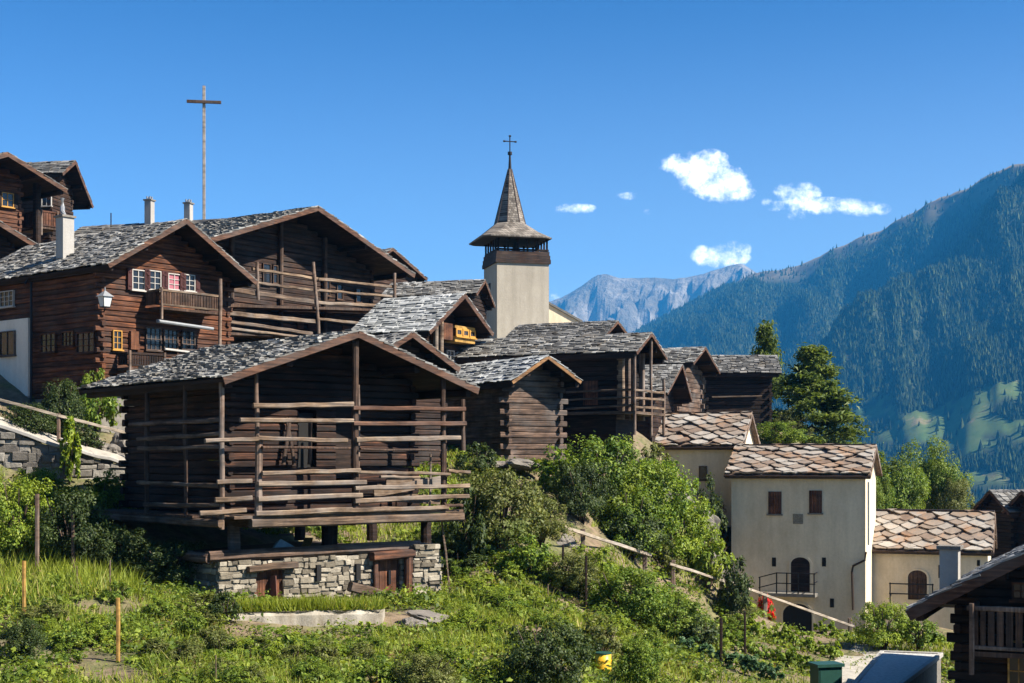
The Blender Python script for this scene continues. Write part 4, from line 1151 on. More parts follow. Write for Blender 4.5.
for (x0, y0, x1, y1) in ((938.5, 565, 943, 578), (977, 560, 980, 566)):
    r = w3.rect('left', .3, x0, y0, x1, y1); w3.part('slit_window', 'black', lambda b: w3.fbox(b, 'left', .3, *r, 0, .02))
# downpipe at the joint of the two houses
pz = [w1.hit('left', .15, x, y) for x, y in ((866, 552), (865, 560), (853, 566), (852, 572), (853, 610))]
w1.part('downpipe', 'copper', lambda b: b.tube(pz, .055, 8))
pz2 = [w1.hit('left', .2, x, y) for x, y in ((868.5, 482), (868.5, 545))]
w1.part('downpipe', 'zinc', lambda b: b.tube(pz2, .045, 8))

# dark roofs beyond the annex
for k, (tip, lb) in enumerate((((972, 511, 82), 'left one of two dark shingled gables beyond the white annex'), ((1003, 512, 80), 'right one of two dark shingled gables, cut by the right edge'))):
    b = simple('shingled_house', lb, tip, (0.34, -0.94), -11, 3.2, 1.6, 1.2, 7, 1.2, 'slate_dark', 'log_dark', .35, 2.85, .5, cat='house', group='dark gables beyond the annex', sw=.3, rh=.22)
    if k: 
        p = b.hit('left', 3.2, 1012, 528)
        b.part('balcony', 'log_red', lambda m_: (m_.box(2.9, 3.7, .5, 4, b.ze - 1.3, b.ze - .5)))

# near chalet at bottom right
n = Bld('near_chalet', 'shaded dark chalet with a slatted balcony at the bottom right corner', 'chalet', (908, 612, 30), (0.91, -0.42), -9.5)
n.roof(7.4, 3.7, 2.03, 15.2, mat='slate', barge=.24, bmat='barge', deck='log_brown', sw=.34, rh=.22)
n.logs(.9, 6.5, .9, 14.6, 0, .2, .15, 'log_dark', .15)
p = n.hit('front', .35, 958, 560)
pc = n.hit('front', 2.4, 950, 580); chimney(n, pc.x, 2.4, pc.z - .6, n.hit('front', 2.4, 950, 549).z, .4, 'concrete', cap=True)
p0 = n.hit('front', -.15, 972, 650); p1 = n.hit('front', -.15, 1060, 650); z1_ = n.hit('front', -.15, 972, 608).z
balcony(n, p0.x, p1.x, -.15, .9, p0.z, z1_, 'plank', 'post', .17, .1, gap=.045)
r = n.rect('front', .8, 1008, 640, 1030, 683); n.window('front', .8, (r[0], r[1], r[2] - .4, r[3] - .0), 'yellow_wood', 2, 2)
r = n.rect('front', .8, 1012, 582, 1030, 600); n.window('front', .8, r, 'log_red', 2, 2)

# --- church ---------------------------------------------------------------------------
ch_ = Bld('church', 'village church with grey rendered tower, open belfry and shingled spire', 'church', (497, 300, 105), (0.966, 0.26), 3.0)
S = 4.0
zc = lambda py, Y=106.5: (HZ - py) / F * Y - ch_.zb
ch_.part('tower', 'tower', lambda b: b.box(0, S, 0, S, 0, zc(265)))
ch_.part('clapboard_band', 'log_brown', lambda b: [b.prism([(-o_, -o_, z_), (S + o_, -o_, z_), (S + o_, S + o_, z_), (-o_, S + o_, z_)], (0, 0, .31)) for o_, z_ in ((.12, zc(265)), (.08, zc(265) + .30), (.03, zc(265) + .60))])
zb0 = zc(265) + .9; zb1 = zc(240)
def colonnade(b):
    for k in range(6):
        f = k / 5 * (S - .24) + .12
        for (x, y) in ((f, .12), (f, S - .12), (.12, f), (S - .12, f)):
            b.beam((x, y, zb0), (x, y, zb1 + .2), .13, .13)
            for sg in (-1, 1):
                if y in (.12, S - .12): b.beam((x, y, zb1 - .2), (x + sg * .2, y, zb1 + .05), .07, .07)
                else: b.beam((x, y, zb1 - .2), (x, y + sg * .2, zb1 + .05), .07, .07)
    b.beam((0, .12, zb0 + .12), (S, .12, zb0 + .12), .14, .14); b.beam((.12, 0, zb0 + .13), (.12, S, zb0 + .13), .14, .14); b.beam((S - .12, 0, zb0 + .13), (S - .12, S, zb0 + .13), .14, .14)
ch_.part('belfry', 'log_dark', colonnade)
bell = MB(); bell.tube([(S/2, S/2, zb0 + .15), (S/2, S/2, zb0 + .35), (S/2, S/2, zb0 + .9)], .4, 12, .2); bell.build('bell', M['copper'], ch_.root)
c2 = S / 2
cx_ = c2 - .48
def ring(rad, z, n_=8, sq=0.0):
    out = []
    for i in range(n_):
        t = 2 * math.pi * (i + .5) / n_
        r_ = rad
        x, y = math.cos(t) * r_, math.sin(t) * r_
        out.append((c2 + x, c2 + y, z))
    return out
def sqring(h, cut, z):
    pts = [(-h + cut, -h), (h - cut, -h), (h, -h + cut), (h, h - cut), (h - cut, h), (-h + cut, h), (-h, h - cut), (-h, -h + cut)]
    return [(cx_ + x, c2 + y, z) for x, y in pts]
def skirt(b):
    rg = [sqring(2.64, .5, zc(240.5)), sqring(2.67, .5, zc(240.5) + .1), sqring(1.9, .75, zc(231.5)), sqring(1.05, .6, zc(222))]
    vs = sum(rg, []); fs = [tuple(range(7, -1, -1))]
    for k in range(3):
        for i in range(8): fs.append((k*8 + i, k*8 + (i+1) % 8, k*8 + 8 + (i+1) % 8, k*8 + 8 + i))
    fs.append(tuple(range(24, 32))); b.add(vs, fs)
ch_.part('belfry_roof', 'spire_shingle', skirt)
def spire(b):
    rg = [sqring(1.1, .62, zc(223)), sqring(.62, .36, zc(196)), sqring(.13, .07, zc(167))]
    vs = sum(rg, []); fs = []
    for k in range(2):
        for i in range(8): fs.append((k*8 + i, k*8 + (i+1) % 8, k*8 + 8 + (i+1) % 8, k*8 + 8 + i))
    fs.append(tuple(range(16, 24))); b.add(vs, fs)
sp_ = ch_.part('spire', 'spire_shingle', spire)
ch_.part('ridge_strip', 'copper', lambda b: [b.beam(Vector(a), Vector(z_), .06, .06) for a, z_ in zip(sqring(1.1, .62, zc(223)), sqring(.13, .07, zc(167)))], sp_)
def cross(b):
    b.tube([(cx_, c2, zc(170)), (cx_, c2, zc(150))], .14, 8, .06); b.tube([(cx_, c2, zc(152)), (cx_, c2, zc(134))], .045, 6)
    b.tube([(cx_, c2, zc(152.5)), (cx_, c2, zc(151)), (cx_, c2, zc(149.5))], .17, 8)
    b.beam((cx_ - .42, c2, zc(139)), (cx_ + .42, c2, zc(139)), .07, .07)
    for p in ((cx_ - .44, c2, zc(139)), (cx_ + .44, c2, zc(139)), (cx_, c2, zc(133.5))): b.tube([Vector(p) - Vector((.08, 0, 0)), Vector(p) + Vector((.08, 0, 0))], .07, 6)
ch_.part('finial_cross', 'iron', cross)
r = ch_.rect('front', 0, 519, 330, 523, 338); ch_.part('slit_window', 'black', lambda b: ch_.fbox(b, 'front', 0, *r, -.02, .03))
r = ch_.rect('left', 0, 488, 284, 490.5, 294); ch_.part('slit_window', 'black', lambda b: ch_.fbox(b, 'left', 0, *r, -.02, .03))
apx = ch_.hit('front', 4.2, 512, 284); lft = ch_.hit('front', 4.2, 473, 303); rgt = ch_.hit('front', 4.2, 580, 322)
ch_.part('nave', 'plaster', lambda b: b.prism([(lft.x, 4.2, 0), (rgt.x, 4.2, 0), (rgt.x, 4.2, rgt.z), (apx.x, 4.2, apx.z), (lft.x, 4.2, lft.z)], (0, 14, 0)))
def nroof(b):
    for (e_, s_) in ((lft, -1), (rgt, 1)):
        d_ = Vector((e_.x - apx.x, 0, e_.z - apx.z)) * 1.02; nn = Vector((-d_.z, 0, d_.x)).normalized()
        if nn.z < 0: nn = -nn
        A_ = Vector((apx.x, 4.05, apx.z)) + nn * .01; B_ = A_ + d_
        b.prism([A_, B_, B_ + nn * .16, A_ + nn * .16], (0, 14.3, 0))
ch_.part('nave_roof', 'slate_dark', nroof)

# --- tall cross on the hill -----------------------------------------------------------
cb = pt(204, 217, 92); zg = zt(cb.x, cb.y); top = pt(204, 86, 92).z; arm = pt(204, 102.5, 92).z
cr = empty('hill_cross', (cb.x, cb.y, zg), 0.15, 'very tall slender wooden cross standing against the sky', 'cross')
mb = MB(); mb.beam((0, 0, 0), (0, 0, top - zg), .19, .19, 6, .003, .1); mb.build('upright', M['silver_post'], cr)
mb = MB(); mb.beam((-1.08, -.17, arm - zg), (1.1, -.17, arm - zg), .14, .19, 2, .003, .1); mb.build('crossbar', M['plank'], cr)
# ------------------------------------------------------------------ vegetation
def ghit(px, py):
    Y = np.arange(14, 130, 0.2)
    X = (px - 512) / F * Y; Z = (HZ - py) / F * Y
    d = Z - zts(X, Y)
    k = np.argmax(d < 0) if (d < 0).any() else -1
    return Vector((X[k], Y[k], float(zts(X[k:k+1], Y[k:k+1])[0]))) if k >= 0 else Vector((X[-1], Y[-1], Z[-1]))


def unit(v): return v / np.maximum(1e-6, np.linalg.norm(v, axis=-1, keepdims=True))


def leaf_quads(P, Nn, L, asp=0.55, curl=0.18):
    n = len(P)
    rnd = RNG.normal(size=(n, 3))
    d = unit(np.cross(Nn, rnd)); s = np.cross(Nn, d)
    L = np.asarray(L).reshape(-1, 1)
    a = P - d * L * 0.5; c = P + d * L * 0.5 - Nn * L * curl
    mid = P + Nn * L * curl * 0.5
    b_ = mid + s * L * asp * 0.5; e = mid - s * L * asp * 0.5
    return np.stack([a, b_, c, e], 1)


def crown_mesh(name, mat, nleaf=3500, leaf=0.075, nclump=46, rough=0.25, zlow=0.05, seed=0, up=0.5, shape=1.0, asp=1.35):
    g_ = np.random.default_rng(seed)
    dirs = unit(g_.normal(size=(nclump, 3)))
    rad = g_.uniform(0.35, 1.0, nclump) ** 0.6 * (1 + g_.uniform(-rough, rough, nclump))
    cen = dirs * rad[:, None] * np.array([0.8, 0.8, 0.40]) + np.array([0, 0, 0.5])
    cen[:, :2] *= (1.08 - shape * 0.35 * np.clip(cen[:, 2:3], 0, 1))
    cen[:, 2] = np.clip(cen[:, 2], zlow, 1.05)
    cr_ = g_.uniform(0.10, 0.24, nclump)
    k = g_.integers(0, nclump, nleaf)
    off = unit(g_.normal(size=(nleaf, 3))) * (g_.uniform(0.2, 1.0, nleaf) ** 0.5)[:, None]
    P = cen[k] + off * cr_[k][:, None] * np.array([1, 1, 0.62])
    stray = g_.random(nleaf) < 0.04
    P[stray] += g_.normal(size=(stray.sum(), 3)) * 0.07
    P[:, 2] = np.maximum(P[:, 2], 0.0)
    Nn = unit(off * 0.7 + unit(P - np.array([0, 0, .3])) * .4 + np.array([0, 0, up]) + g_.normal(size=(nleaf, 3)) * 0.45)
    L = leaf * g_.uniform(0.5, 1.6, nleaf)
    P = P * np.array([1, 1, asp])
    return np_mesh(name, leaf_quads(P, Nn, L), 4, mat)


def stem_mesh(name, nst=7, seed=0, h=0.8, r=0.025):
    rs = random.Random(seed); mb = MB()
    for i in range(nst):
        a = rs.uniform(0, 6.28); e = rs.uniform(.2, .6)
        p1 = Vector((math.cos(a) * e * .5, math.sin(a) * e * .5, h * .5)); p2 = Vector((math.cos(a) * e, math.sin(a) * e, h * rs.uniform(.75, 1.05)))
        mb.tube([(rs.uniform(-.05, .05), rs.uniform(-.05, .05), -.06), p1, p2], r, 5, r * .35)
    o = mb.build(name, M['bark']); me_ = o.data; bpy.data.objects.remove(o)
    return me_


CR = {}
for key, mt in (('olive', L_OLIVE), ('green', L_GREEN), ('bright', L_BRIGHT), ('dark', L_DARK)):
    CR[key] = [crown_mesh('foliage', mt, 12000, 0.046, 80, seed=s_) for s_ in (1, 2)]
    CR[key + '_small'] = [crown_mesh('foliage', mt, 2600, 0.095, 36, seed=s_) for s_ in (3, 4)]
CR['box'] = [crown_mesh('foliage', L_DARK, 9000, 0.05, 110, rough=.1, seed=7, shape=.25)]
CR['blue_small'] = [crown_mesh('foliage', L_BLUE, 500, 0.26, 16, seed=9, up=.9)]
CR['brown'] = [crown_mesh('foliage', L_BROWN, 3500, 0.07, 40, seed=12)]
CR['vine'] = [crown_mesh('foliage', L_BRIGHT, 1500, .26, 40, seed=17, asp=3.2, shape=.6)]
CR['creeper'] = [crown_mesh('foliage', L_DARK, 1800, .2, 40, seed=18, asp=1.35)]
CR['red'] = [crown_mesh('flowers', M['red_petal'], 900, 0.15, 60, seed=15)]
STEM = [stem_mesh('stems', 8, 1), stem_mesh('stems', 9, 2)]


def bush(kind, px, top, bot, wpx, label, name='bush', group=None, Y=None, depth=0.85, cat=None):
    p = ghit(px, bot) if Y is None else None
    if p is None:
        x = (px - 512) / F * Y; p = Vector((x, Y, zt(x, Y)))
    h = (HZ - top) / F * p.y - p.z
    r_ = wpx / F * p.y / 2 / 0.80
    e = empty(name, (p.x, p.y, p.z - .03), R(0, 6.28), label, cat or name.replace('_', ' '), group)
    e.scale = (r_, r_ * depth, max(.25, h) / (3.2 if kind == 'vine' else 1.35))
    i = random.randrange(len(CR[kind]))
    link('foliage', CR[kind][i], e); st_ = link('stems', STEM[random.randrange(2)], e); st_.scale.z = 3.2 if kind == 'vine' else 1.35
    return e


BU = [
    ('olive', 500, 458, 552, 100, 'big grey green shrub touching the right end of the granary gallery'),
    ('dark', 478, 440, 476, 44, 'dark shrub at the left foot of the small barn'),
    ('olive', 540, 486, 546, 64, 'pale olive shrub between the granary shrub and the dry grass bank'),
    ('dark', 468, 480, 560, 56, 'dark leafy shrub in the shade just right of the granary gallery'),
    ('green', 605, 426, 516, 104, 'tallest round shrub of the thicket, below the railed barn'),
    ('green', 648, 448, 548, 116, 'broad shrub in the middle of the thicket beside the boulder ridge'),
    ('dark', 582, 452, 524, 70, 'shaded left shrub of the thicket, above the dry grass bank'),
    ('bright', 676, 488, 568, 84, 'yellow green lower shrub of the thicket by the fence'),
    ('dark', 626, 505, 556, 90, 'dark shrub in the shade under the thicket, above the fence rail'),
    ('bright', 708, 530, 592, 52, 'bright shrub behind the fence at the white house corner'),
    ('olive', 668, 540, 578, 34, 'small pale leaved shrub behind the broken fence rail'),
    ('box', 546, 612, 694, 112, 'round dark clipped bush in the foreground'),
    ('green', 640, 630, 692, 66, 'leafy currant bush right of the yellow barrel'),
    ('olive', 600, 614, 668, 60, 'greyish bush behind the yellow barrel'),
    ('green', 628, 560, 628, 96, 'large garden bush below the fence start'),
    ('green', 672, 584, 640, 84, 'garden bush right of the large one, mid slope'),
    ('olive', 575, 546, 596, 72, 'loose shrub around the thin garden stakes below the fence'),
    ('bright', 600, 545, 585, 40, 'light green shrub under the first fence rail'),
    ('green', 530, 536, 580, 60, 'shrub with drooping twigs right of the cabbage bed'),
    ('dark', 700, 615, 650, 50, 'dark low bush left of the two tall garden stakes'),
    ('bright', 884, 596, 650, 66, 'sunny yellow green bush at the annex wall'),
    ('green', 920, 612, 652, 44, 'green bush between the annex and the dark near chalet'),
    ('olive', 425, 645, 700, 84, 'loose shrub with bare twigs at the bottom edge'),
    ('green', 378, 655, 700, 56, 'leafy plant left of the twiggy shrub at the bottom edge'),
    ('dark', 22, 612, 660, 66, 'leafy dark plant at the left edge behind the pale block'),
    ('bright', 40, 462, 508, 62, 'leafy plant against the foot of the stone wall at the left'),
    ('green', 100, 474, 512, 50, 'weedy plant at the wall foot beside the bean vine'),
    ('bright', 18, 468, 560, 86, 'bushy sunlit plant under the stone wall at the left edge'),
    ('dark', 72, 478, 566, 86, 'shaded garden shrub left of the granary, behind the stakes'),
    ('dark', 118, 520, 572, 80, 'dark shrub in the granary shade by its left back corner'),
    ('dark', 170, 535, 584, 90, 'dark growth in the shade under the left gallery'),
    ('green', 118, 578, 606, 30, 'small leafy plant above the shorter yellow stake'),
    ('bright', 112, 470, 506, 44, 'sunlit plant between the stone wall and the granary corner'),
    ('dark', 28, 398, 446, 70, 'dark ground shrub under the white plastered panel'),
    ('dark', 85, 425, 458, 50, 'shaded weeds behind the footpath near the boulders'),
    ('dark', 735, 560, 622, 40, 'creeper climbing the left end of the tall white house'),
    ('green', 560, 448, 500, 60, 'shrub at the left end of the thicket below the small barn'),
    ('olive', 702, 520, 572, 44, 'yellowish shrub at the lower right of the thicket'),
    ('dark', 62, 372, 440, 62, 'tall dark shrub against the log chalet wall'),
    ('green', 96, 366, 432, 52, 'shrub with sunlit tips under the granary roof corner'),
    ('green', 632, 478, 560, 96, 'lowest dense shrub of the thicket right above the fence rail'),
    ('olive', 655, 440, 492, 44, 'yellowish shrub leaning over the top of the rock ridge'),
    ('green', 690, 478, 530, 46, 'shrub half covering the middle of the rock ridge'),
    ('brown', 716, 500, 560, 40, 'withered brown creeper hanging at the white house corner'),
    ('dark', 708, 478, 548, 36, 'dark creeper in the corner between the two white houses'),
    ('green', 780, 418, 450, 62, 'leafy shrub below the larches behind the white house roof'),
    ('dark', 225, 588, 622, 40, 'grey green tuft plant at the left foot of the stone base'),
    ('olive', 200, 590, 615, 50, 'dry flowering herb clump left of the stone base'),
    ('green', 66, 640, 664, 40, 'leafy vegetable plant beside the bare soil patch'),
    ('bright', 480, 575, 597, 60, 'bright squash plant below the stone pillar corner'),
    ('green', 505, 590, 612, 50, 'bean plant in the sunny bed right of the granary'),
    ('bright', 465, 612, 632, 56, 'low bright plant in the bed below the dirt mound'),
    ('dark', 458, 548, 570, 60, 'dark cabbage growth beside the leaning pole'),
    ('green', 316, 660, 690, 70, 'low bushy plant at the bottom edge below the ledge'),
    ('bright', 500, 655, 680, 40, 'yellow flowering plant left of the round dark bush'),
    ('green', 650, 596, 625, 44, 'young bush between the two garden bushes'),
    ('olive', 735, 600, 622, 44, 'leafy plant below the fence near the red geraniums'),
]
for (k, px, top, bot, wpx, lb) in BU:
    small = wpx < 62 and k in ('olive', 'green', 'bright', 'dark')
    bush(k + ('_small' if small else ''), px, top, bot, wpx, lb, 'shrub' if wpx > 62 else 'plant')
# tall climbing vine on the left, geraniums
for (kind, x, t0, b0, w_) in (('vine', 70, 412, 486, 24),):
    bush(kind, x, t0, b0, w_, 'tall sunlit bean vine climbing its pole by the handrail post', 'vine')
pg = pt(765, 612, 63.5); pg.z = zt(pg.x, pg.y)
ger = bush('green_small', 766, 594, 0, 22, 'red geraniums in bloom behind the fence post at the white house', 'geranium', Y=63.5)
link('flowers', CR['red'][0], ger).scale = (1.05, 1.05, 1.12)

# trees
def conifer_mesh(seed, mat, n=9000, droop=.25):
    g_ = np.random.default_rng(seed)
    nb = 110
    z = g_.uniform(.08, .99, nb) ** 0.9; a = g_.uniform(0, 6.28, nb)
    r_ = (1 - z) ** 0.95 * g_.uniform(.6, 1.15, nb) * 1.05 + .02
    k = g_.integers(0, nb, n); f = g_.uniform(.12, 1, n) ** .7
    P = np.stack([np.cos(a[k]) * r_[k] * f, np.sin(a[k]) * r_[k] * f, z[k] - droop * .28 * r_[k] * f ** 1.5 + .05 * f], -1)
    P += g_.normal(size=(n, 3)) * np.array([.045, .045, .012])
    Nn = unit(g_.normal(size=(n, 3)) * .6 + np.array([0, 0, .8]))
    P = P * np.array([1, 1, 2.0])
    return np_mesh('crown', leaf_quads(P, Nn, g_.uniform(.035, .095, n), .3, .25), 4, mat)


def trunk_mesh(conif=True, seed=0):
    rs = random.Random(seed); mb = MB()
    mb.tube([(0, 0, -.05), (.01, 0, .4), (0, .01, .97 if conif else .6)], .035 if conif else .06, 8, .006 if conif else .03)
    for i in range(40 if conif else 12):
        z = rs.uniform(.12, .9) if conif else rs.uniform(.3, .58); a = rs.uniform(0, 6.28); r_ = (1 - z) * .75 if conif else rs.uniform(.4, .7)
        mb.tube([(0, 0, z), (math.cos(a) * r_, math.sin(a) * r_, z + (-.03 if conif else rs.uniform(.1, .35)))], .010 if conif else .03, 4, .003)
    o = mb.build('trunk', M['bark']); me_ = o.data; bpy.data.objects.remove(o)
    return me_


def tree(px, top, Y, zbase, wpx, crown, trunk, label, name, group=None):
    x = (px - 512) / F * Y
    e = empty(name, (x, Y, zbase), R(0, 6), label, 'tree', group)
    r_ = wpx / F * Y / 2
    H = (HZ - top) / F * Y - zbase
    hc = H if 'larch' in name else min(H * .85, r_ * 2.0)
    c_ = link('crown', crown, e); c_.scale = (r_, r_, hc * (.5 if 'larch' in name else 1.1 / 1.35)); c_.location.z = H - hc
    t_ = link('trunk', trunk, e); t_.scale = (min(r_, 2.2), min(r_, 2.2), H)
CON = [conifer_mesh(21, L_CONIFER, 14000), conifer_mesh(22, L_CONIFER, 20000)]; TRK = [trunk_mesh(True, 1), trunk_mesh(False, 2)]
zb_ = lambda px, Y: zt((px - 512) / F * Y, Y)
tree(766, 332, 102, zb_(766, 102), 130, CON[0], TRK[0], 'slim larch tip rising just behind the black eave barn', 'larch_tree')
tree(812, 353, 97, zb_(812, 97), 205, CON[1], TRK[0], 'broad feathery larch right of the black eave barn', 'larch_tree')
DEC = crown_mesh('crown', L_GREEN, 24000, .036, 90, rough=.3, seed=31, zlow=.2)
DECD = crown_mesh('crown', L_OLIVE, 16000, .038, 70, rough=.35, seed=33, zlow=.2)
for (px, top, Y, w_, cm, lb) in ((900, 454, 96, 84, DEC, 'left half of the leafy tree pair behind the annex roof'), (932, 449, 100, 80, DEC, 'taller leafy tree behind the annex roof'), (952, 474, 98, 56, DECD, 'low leafy tree at the right end behind the annex roof'), (876, 478, 92, 50, DEC, 'small leafy tree close to the tall white house gable'),
                                 (790, 408, 95, 50, DECD, 'rounded tree in the gap between the two larches')):
    tree(px, top, Y, zb_(px, Y), w_, cm, TRK[1], lb, 'leafy_tree')

# vegetable rows
vm = [crown_mesh('vegetable_plant', mt, 260, .3, 12, seed=40 + i, up=.8) for i, mt in enumerate((L_BRIGHT, L_GREEN, L_BLUE))]
ROWS = [((722, 626), (836, 660), 0, 15, 'lettuce plant in the upper row of the sloping garden by the gravel path', 'upper lettuce row'),
        ((712, 642), (812, 676), 1, 13, 'dark green vegetable in the middle row of the sloping garden', 'middle vegetable row'),
        ((748, 610), (842, 640), 0, 13, 'bright leafy plant in the row nearest the long fence rail', 'fence side vegetable row'),
        ((690, 655), (772, 684), 2, 10, 'bluish cabbage in the lowest row at the bottom of the garden', 'lowest cabbage row'),
        ((448, 552), (520, 566), 2, 8, 'bluish cabbage in the bed right of the stone base', 'cabbage bed by the granary')]
for (a, b_, i, k, lb, gr) in ROWS:
    for j in range(k):
        f = (j + R(-.2, .2)) / max(1, k - 1)
        p = ghit(a[0] + (b_[0] - a[0]) * f, a[1] + (b_[1] - a[1]) * f)
        o = link('vegetable_plant', vm[i]); s_ = R(.34, .55); o.location = (p.x, p.y, p.z - .02); o.scale = (s_, s_, s_ * R(.8, 1.3)); o.rotation_euler.z = R(0, 6)
        tag(o, lb, 'vegetable', gr)

# low plants filling the beds
BEDS = [(34, (5, 230), (618, 690), ('green_small', 'bright_small', 'olive_small'), (22, 40), 'low leafy plant in the weedy bed at the bottom left', 'weedy bed at the bottom left'),
        (30, (235, 480), (650, 695), ('green_small', 'olive_small', 'bright_small'), (24, 44), 'low bushy plant along the bottom edge below the white ledge', 'bottom edge bed below the ledge'),
        (26, (455, 560), (556, 636), ('bright_small', 'green_small', 'bright_small'), (18, 36), 'bright vegetable plant in the sunny bed right of the stone base', 'sunny bed right of the stone base'),
        (20, (610, 740), (600, 690), ('green_small', 'olive_small', 'bright_small'), (18, 34), 'low plant among the garden bushes on the lower right slope', 'lower right slope plants')]
for (k_, xr_, yr_, ks, wr, lb, gr) in BEDS:
    for j in range(k_):
        x_ = R(*xr_); y_ = R(*yr_); w_ = R(*wr)
        if any(((x_ - cx) / (rx + 12)) ** 2 + ((y_ - cy) / (ry + 8)) ** 2 < 1 for cx, cy, rx, ry in ((398, 620, 40, 9), (100, 672, 40, 10), (603, 660, 14, 22))): continue
        bush(random.choice(ks), x_, y_ - w_ * R(.45, .75), y_, w_, lb, 'garden_plant', gr, cat='plant')

# ground cover and grass: nobody could count these
BARE = [(398, 620, 40, 9), (100, 672, 46, 12), (862, 670, 34, 24), (600, 538, 44, 9), (640, 585, 30, 6), (770, 640, 10, 4), (800, 655, 40, 3), (755, 655, 45, 3.5), (300, 622, 85, 7), (70, 655, 24, 5), (560, 500, 60, 30)]


def frustum(n, y0, y1, pw=1.0):
    Y = y0 + (y1 - y0) * RNG.random(n) ** pw
    px = RNG.uniform(-30, 1010, n)
    X = (px - 512) / F * Y
    Z = zts(X, Y); py = HZ - Z / Y * F
    ok = (py > 425) & (py < 715)
    for o_ in (g,):
        dx = X - o_.o.x; dy = Y - o_.o.y
        lx = dx * o_.t.x + dy * o_.t.y; ly = -dx * o_.t.y + dy * o_.t.x
        ok &= ~((lx > .2) & (lx < 7.8) & (ly > .55) & (ly < 7.5))
    for (cx, cy, rx, ry) in BARE:
        ok &= ~((((px - cx) / rx) ** 2 + ((py - cy) / ry) ** 2 < 1) & (RNG.random(n) < .93))
    ok &= ~((px > 725) & (Y > 66)) & ~((px > 845) & (Y < 46)) & ~((px < 130) & (Y > 46.3) & (Y < 60))
    # the vegetable plot by the gravel path: open soil with only a few weeds between the rows
    plot = (px > 695) & (py > 606 + (px - 745) * .27) & (px < 850)
    ok &= ~(plot & (RNG.random(n) < .78))
    return X[ok], Y[ok], Z[ok], px[ok], py[ok]


def pnoise(X, Y, s, o): return np.array([mnoise.noise(Vector((x * s, y * s, o))) for x, y in zip(X, Y)])


X, Y, Z, px, py = frustum(26000, 22, 66, 1.25)
nn1 = pnoise(X, Y, .35, 2.0)
keep = (nn1 > -.22) & ~((px < 135) & (py > 548) & (py < 592) & (RNG.random(len(X)) < .7))
X, Y, Z, px, py = X[keep], Y[keep], Z[keep], px[keep], py[keep]
K = 16
hN = .10 + .55 * np.clip(pnoise(X, Y, .55, 6.0) + .15, 0, 1) * RNG.uniform(.4, 1.3, len(X))
rad = RNG.uniform(.08, .34, len(X))
P = np.stack([X, Y, Z], -1)[:, None, :] + RNG.normal(size=(len(X), K, 3)) * np.stack([rad, rad, rad * 0], -1)[:, None, :]
P[..., 2] += RNG.uniform(.02, 1, (len(X), K)) * hN[:, None]
Lf = (.03 + .0011 * Y)[:, None] * RNG.uniform(.6, 1.6, (len(X), K)) * RNG.uniform(.45, 1.9, len(X))[:, None]
P = P.reshape(-1, 3); Nn = unit(RNG.normal(size=P.shape) * .55 + np.array([0, -.1, .9]))
o = link('ground_cover', np_mesh('ground_cover', leaf_quads(P, Nn, Lf.reshape(-1), .65), 4, L_HERB)); tag(o, 'mixed low garden herbs and weeds covering the slope', 'ground cover', kind='stuff')

X, Y, Z, px, py = frustum(120000, 22, 66, 1.2)
nn1 = pnoise(X, Y, .3, 11.0)
tall = (px < 140) & (py > 540) & (py < 600)
keep = (nn1 > .02) | tall | ((py < 545) & (px > 250) & (px < 460)) | ((px > 440) & (px < 520) & (py > 580) & (py < 650))
X, Y, Z, tall = X[keep], Y[keep], Z[keep], tall[keep]
n_ = len(X); hgt = RNG.uniform(.12, .38, n_) * np.where(tall, 1.7, 1.0); a = RNG.uniform(0, 6.28, n_); wd_ = .006 + .00045 * Y
ln = RNG.normal(size=(n_, 2)) * .35 * hgt[:, None]
B0 = np.stack([X, Y, Z - .02], -1); sd = np.stack([np.cos(a) * wd_, np.sin(a) * wd_, 0 * a], -1)
tip_ = B0 + np.stack([ln[:, 0], ln[:, 1], hgt], -1)
o = link('grass', np_mesh('grass', np.stack([B0 - sd, B0 + sd, tip_], 1), 3, L_GRASS)); tag(o, 'uncut grass between the garden plants', 'grass', kind='stuff')

# --------------------------------------------------------------- small things outdoors
def stake(px, top, bot, label, mat='post', w_=.05, lean=(0, 0), grp='garden stakes', Y=None):
    p = ghit(px, bot)
    h = (HZ - top) / F * p.y - p.z
    mb = MB(); mb.beam((0, 0, -.15), (lean[0], lean[1], h), w_, w_, 3, .004, .2)
    o = mb.build('garden_stake', M[mat]); o.location = p
    tag(o, label, 'stake', grp)
for s_ in ((24, 561, 618, 'yellow stake with a kinked foot near the left edge', 'yellow_wood', .075), (118, 598, 664, 'yellow stake standing beside the bare soil patch', 'yellow_wood', .07),
           (37, 494, 578, 'grey post in front of the shaded shrubs, nearest the left edge', 'post', .1), (73, 512, 574, 'dark thin post in the shade right of the grey one', 'log_grey', .08),
           (110, 560, 592, 'short thin cane in the tall grass left of the granary', 'post', .03), (563, 545, 594, 'dark stake in the loose shrub below the fence start', 'log_dark', .07),
           (586, 556, 612, 'dark stake right of the loose shrub below the fence', 'log_dark', .07), (721, 618, 668, 'left one of two dark stakes above the vegetable rows', 'log_dark', .08),
           (745, 612, 660, 'right one of two dark stakes above the vegetable rows', 'log_dark', .07), (548, 584, 600, 'short pale stick in the sunny bed', 'rail', .04),
           (216, 655, 690, 'thin dry cane at the bottom edge', 'rail', .02), (77, 566, 590, 'thin dry cane in the tall grass right of the dark post', 'rail', .025),
           (660, 668, 690, 'short grey stick right of the currant bush', 'post', .05)):
    stake(*s_)

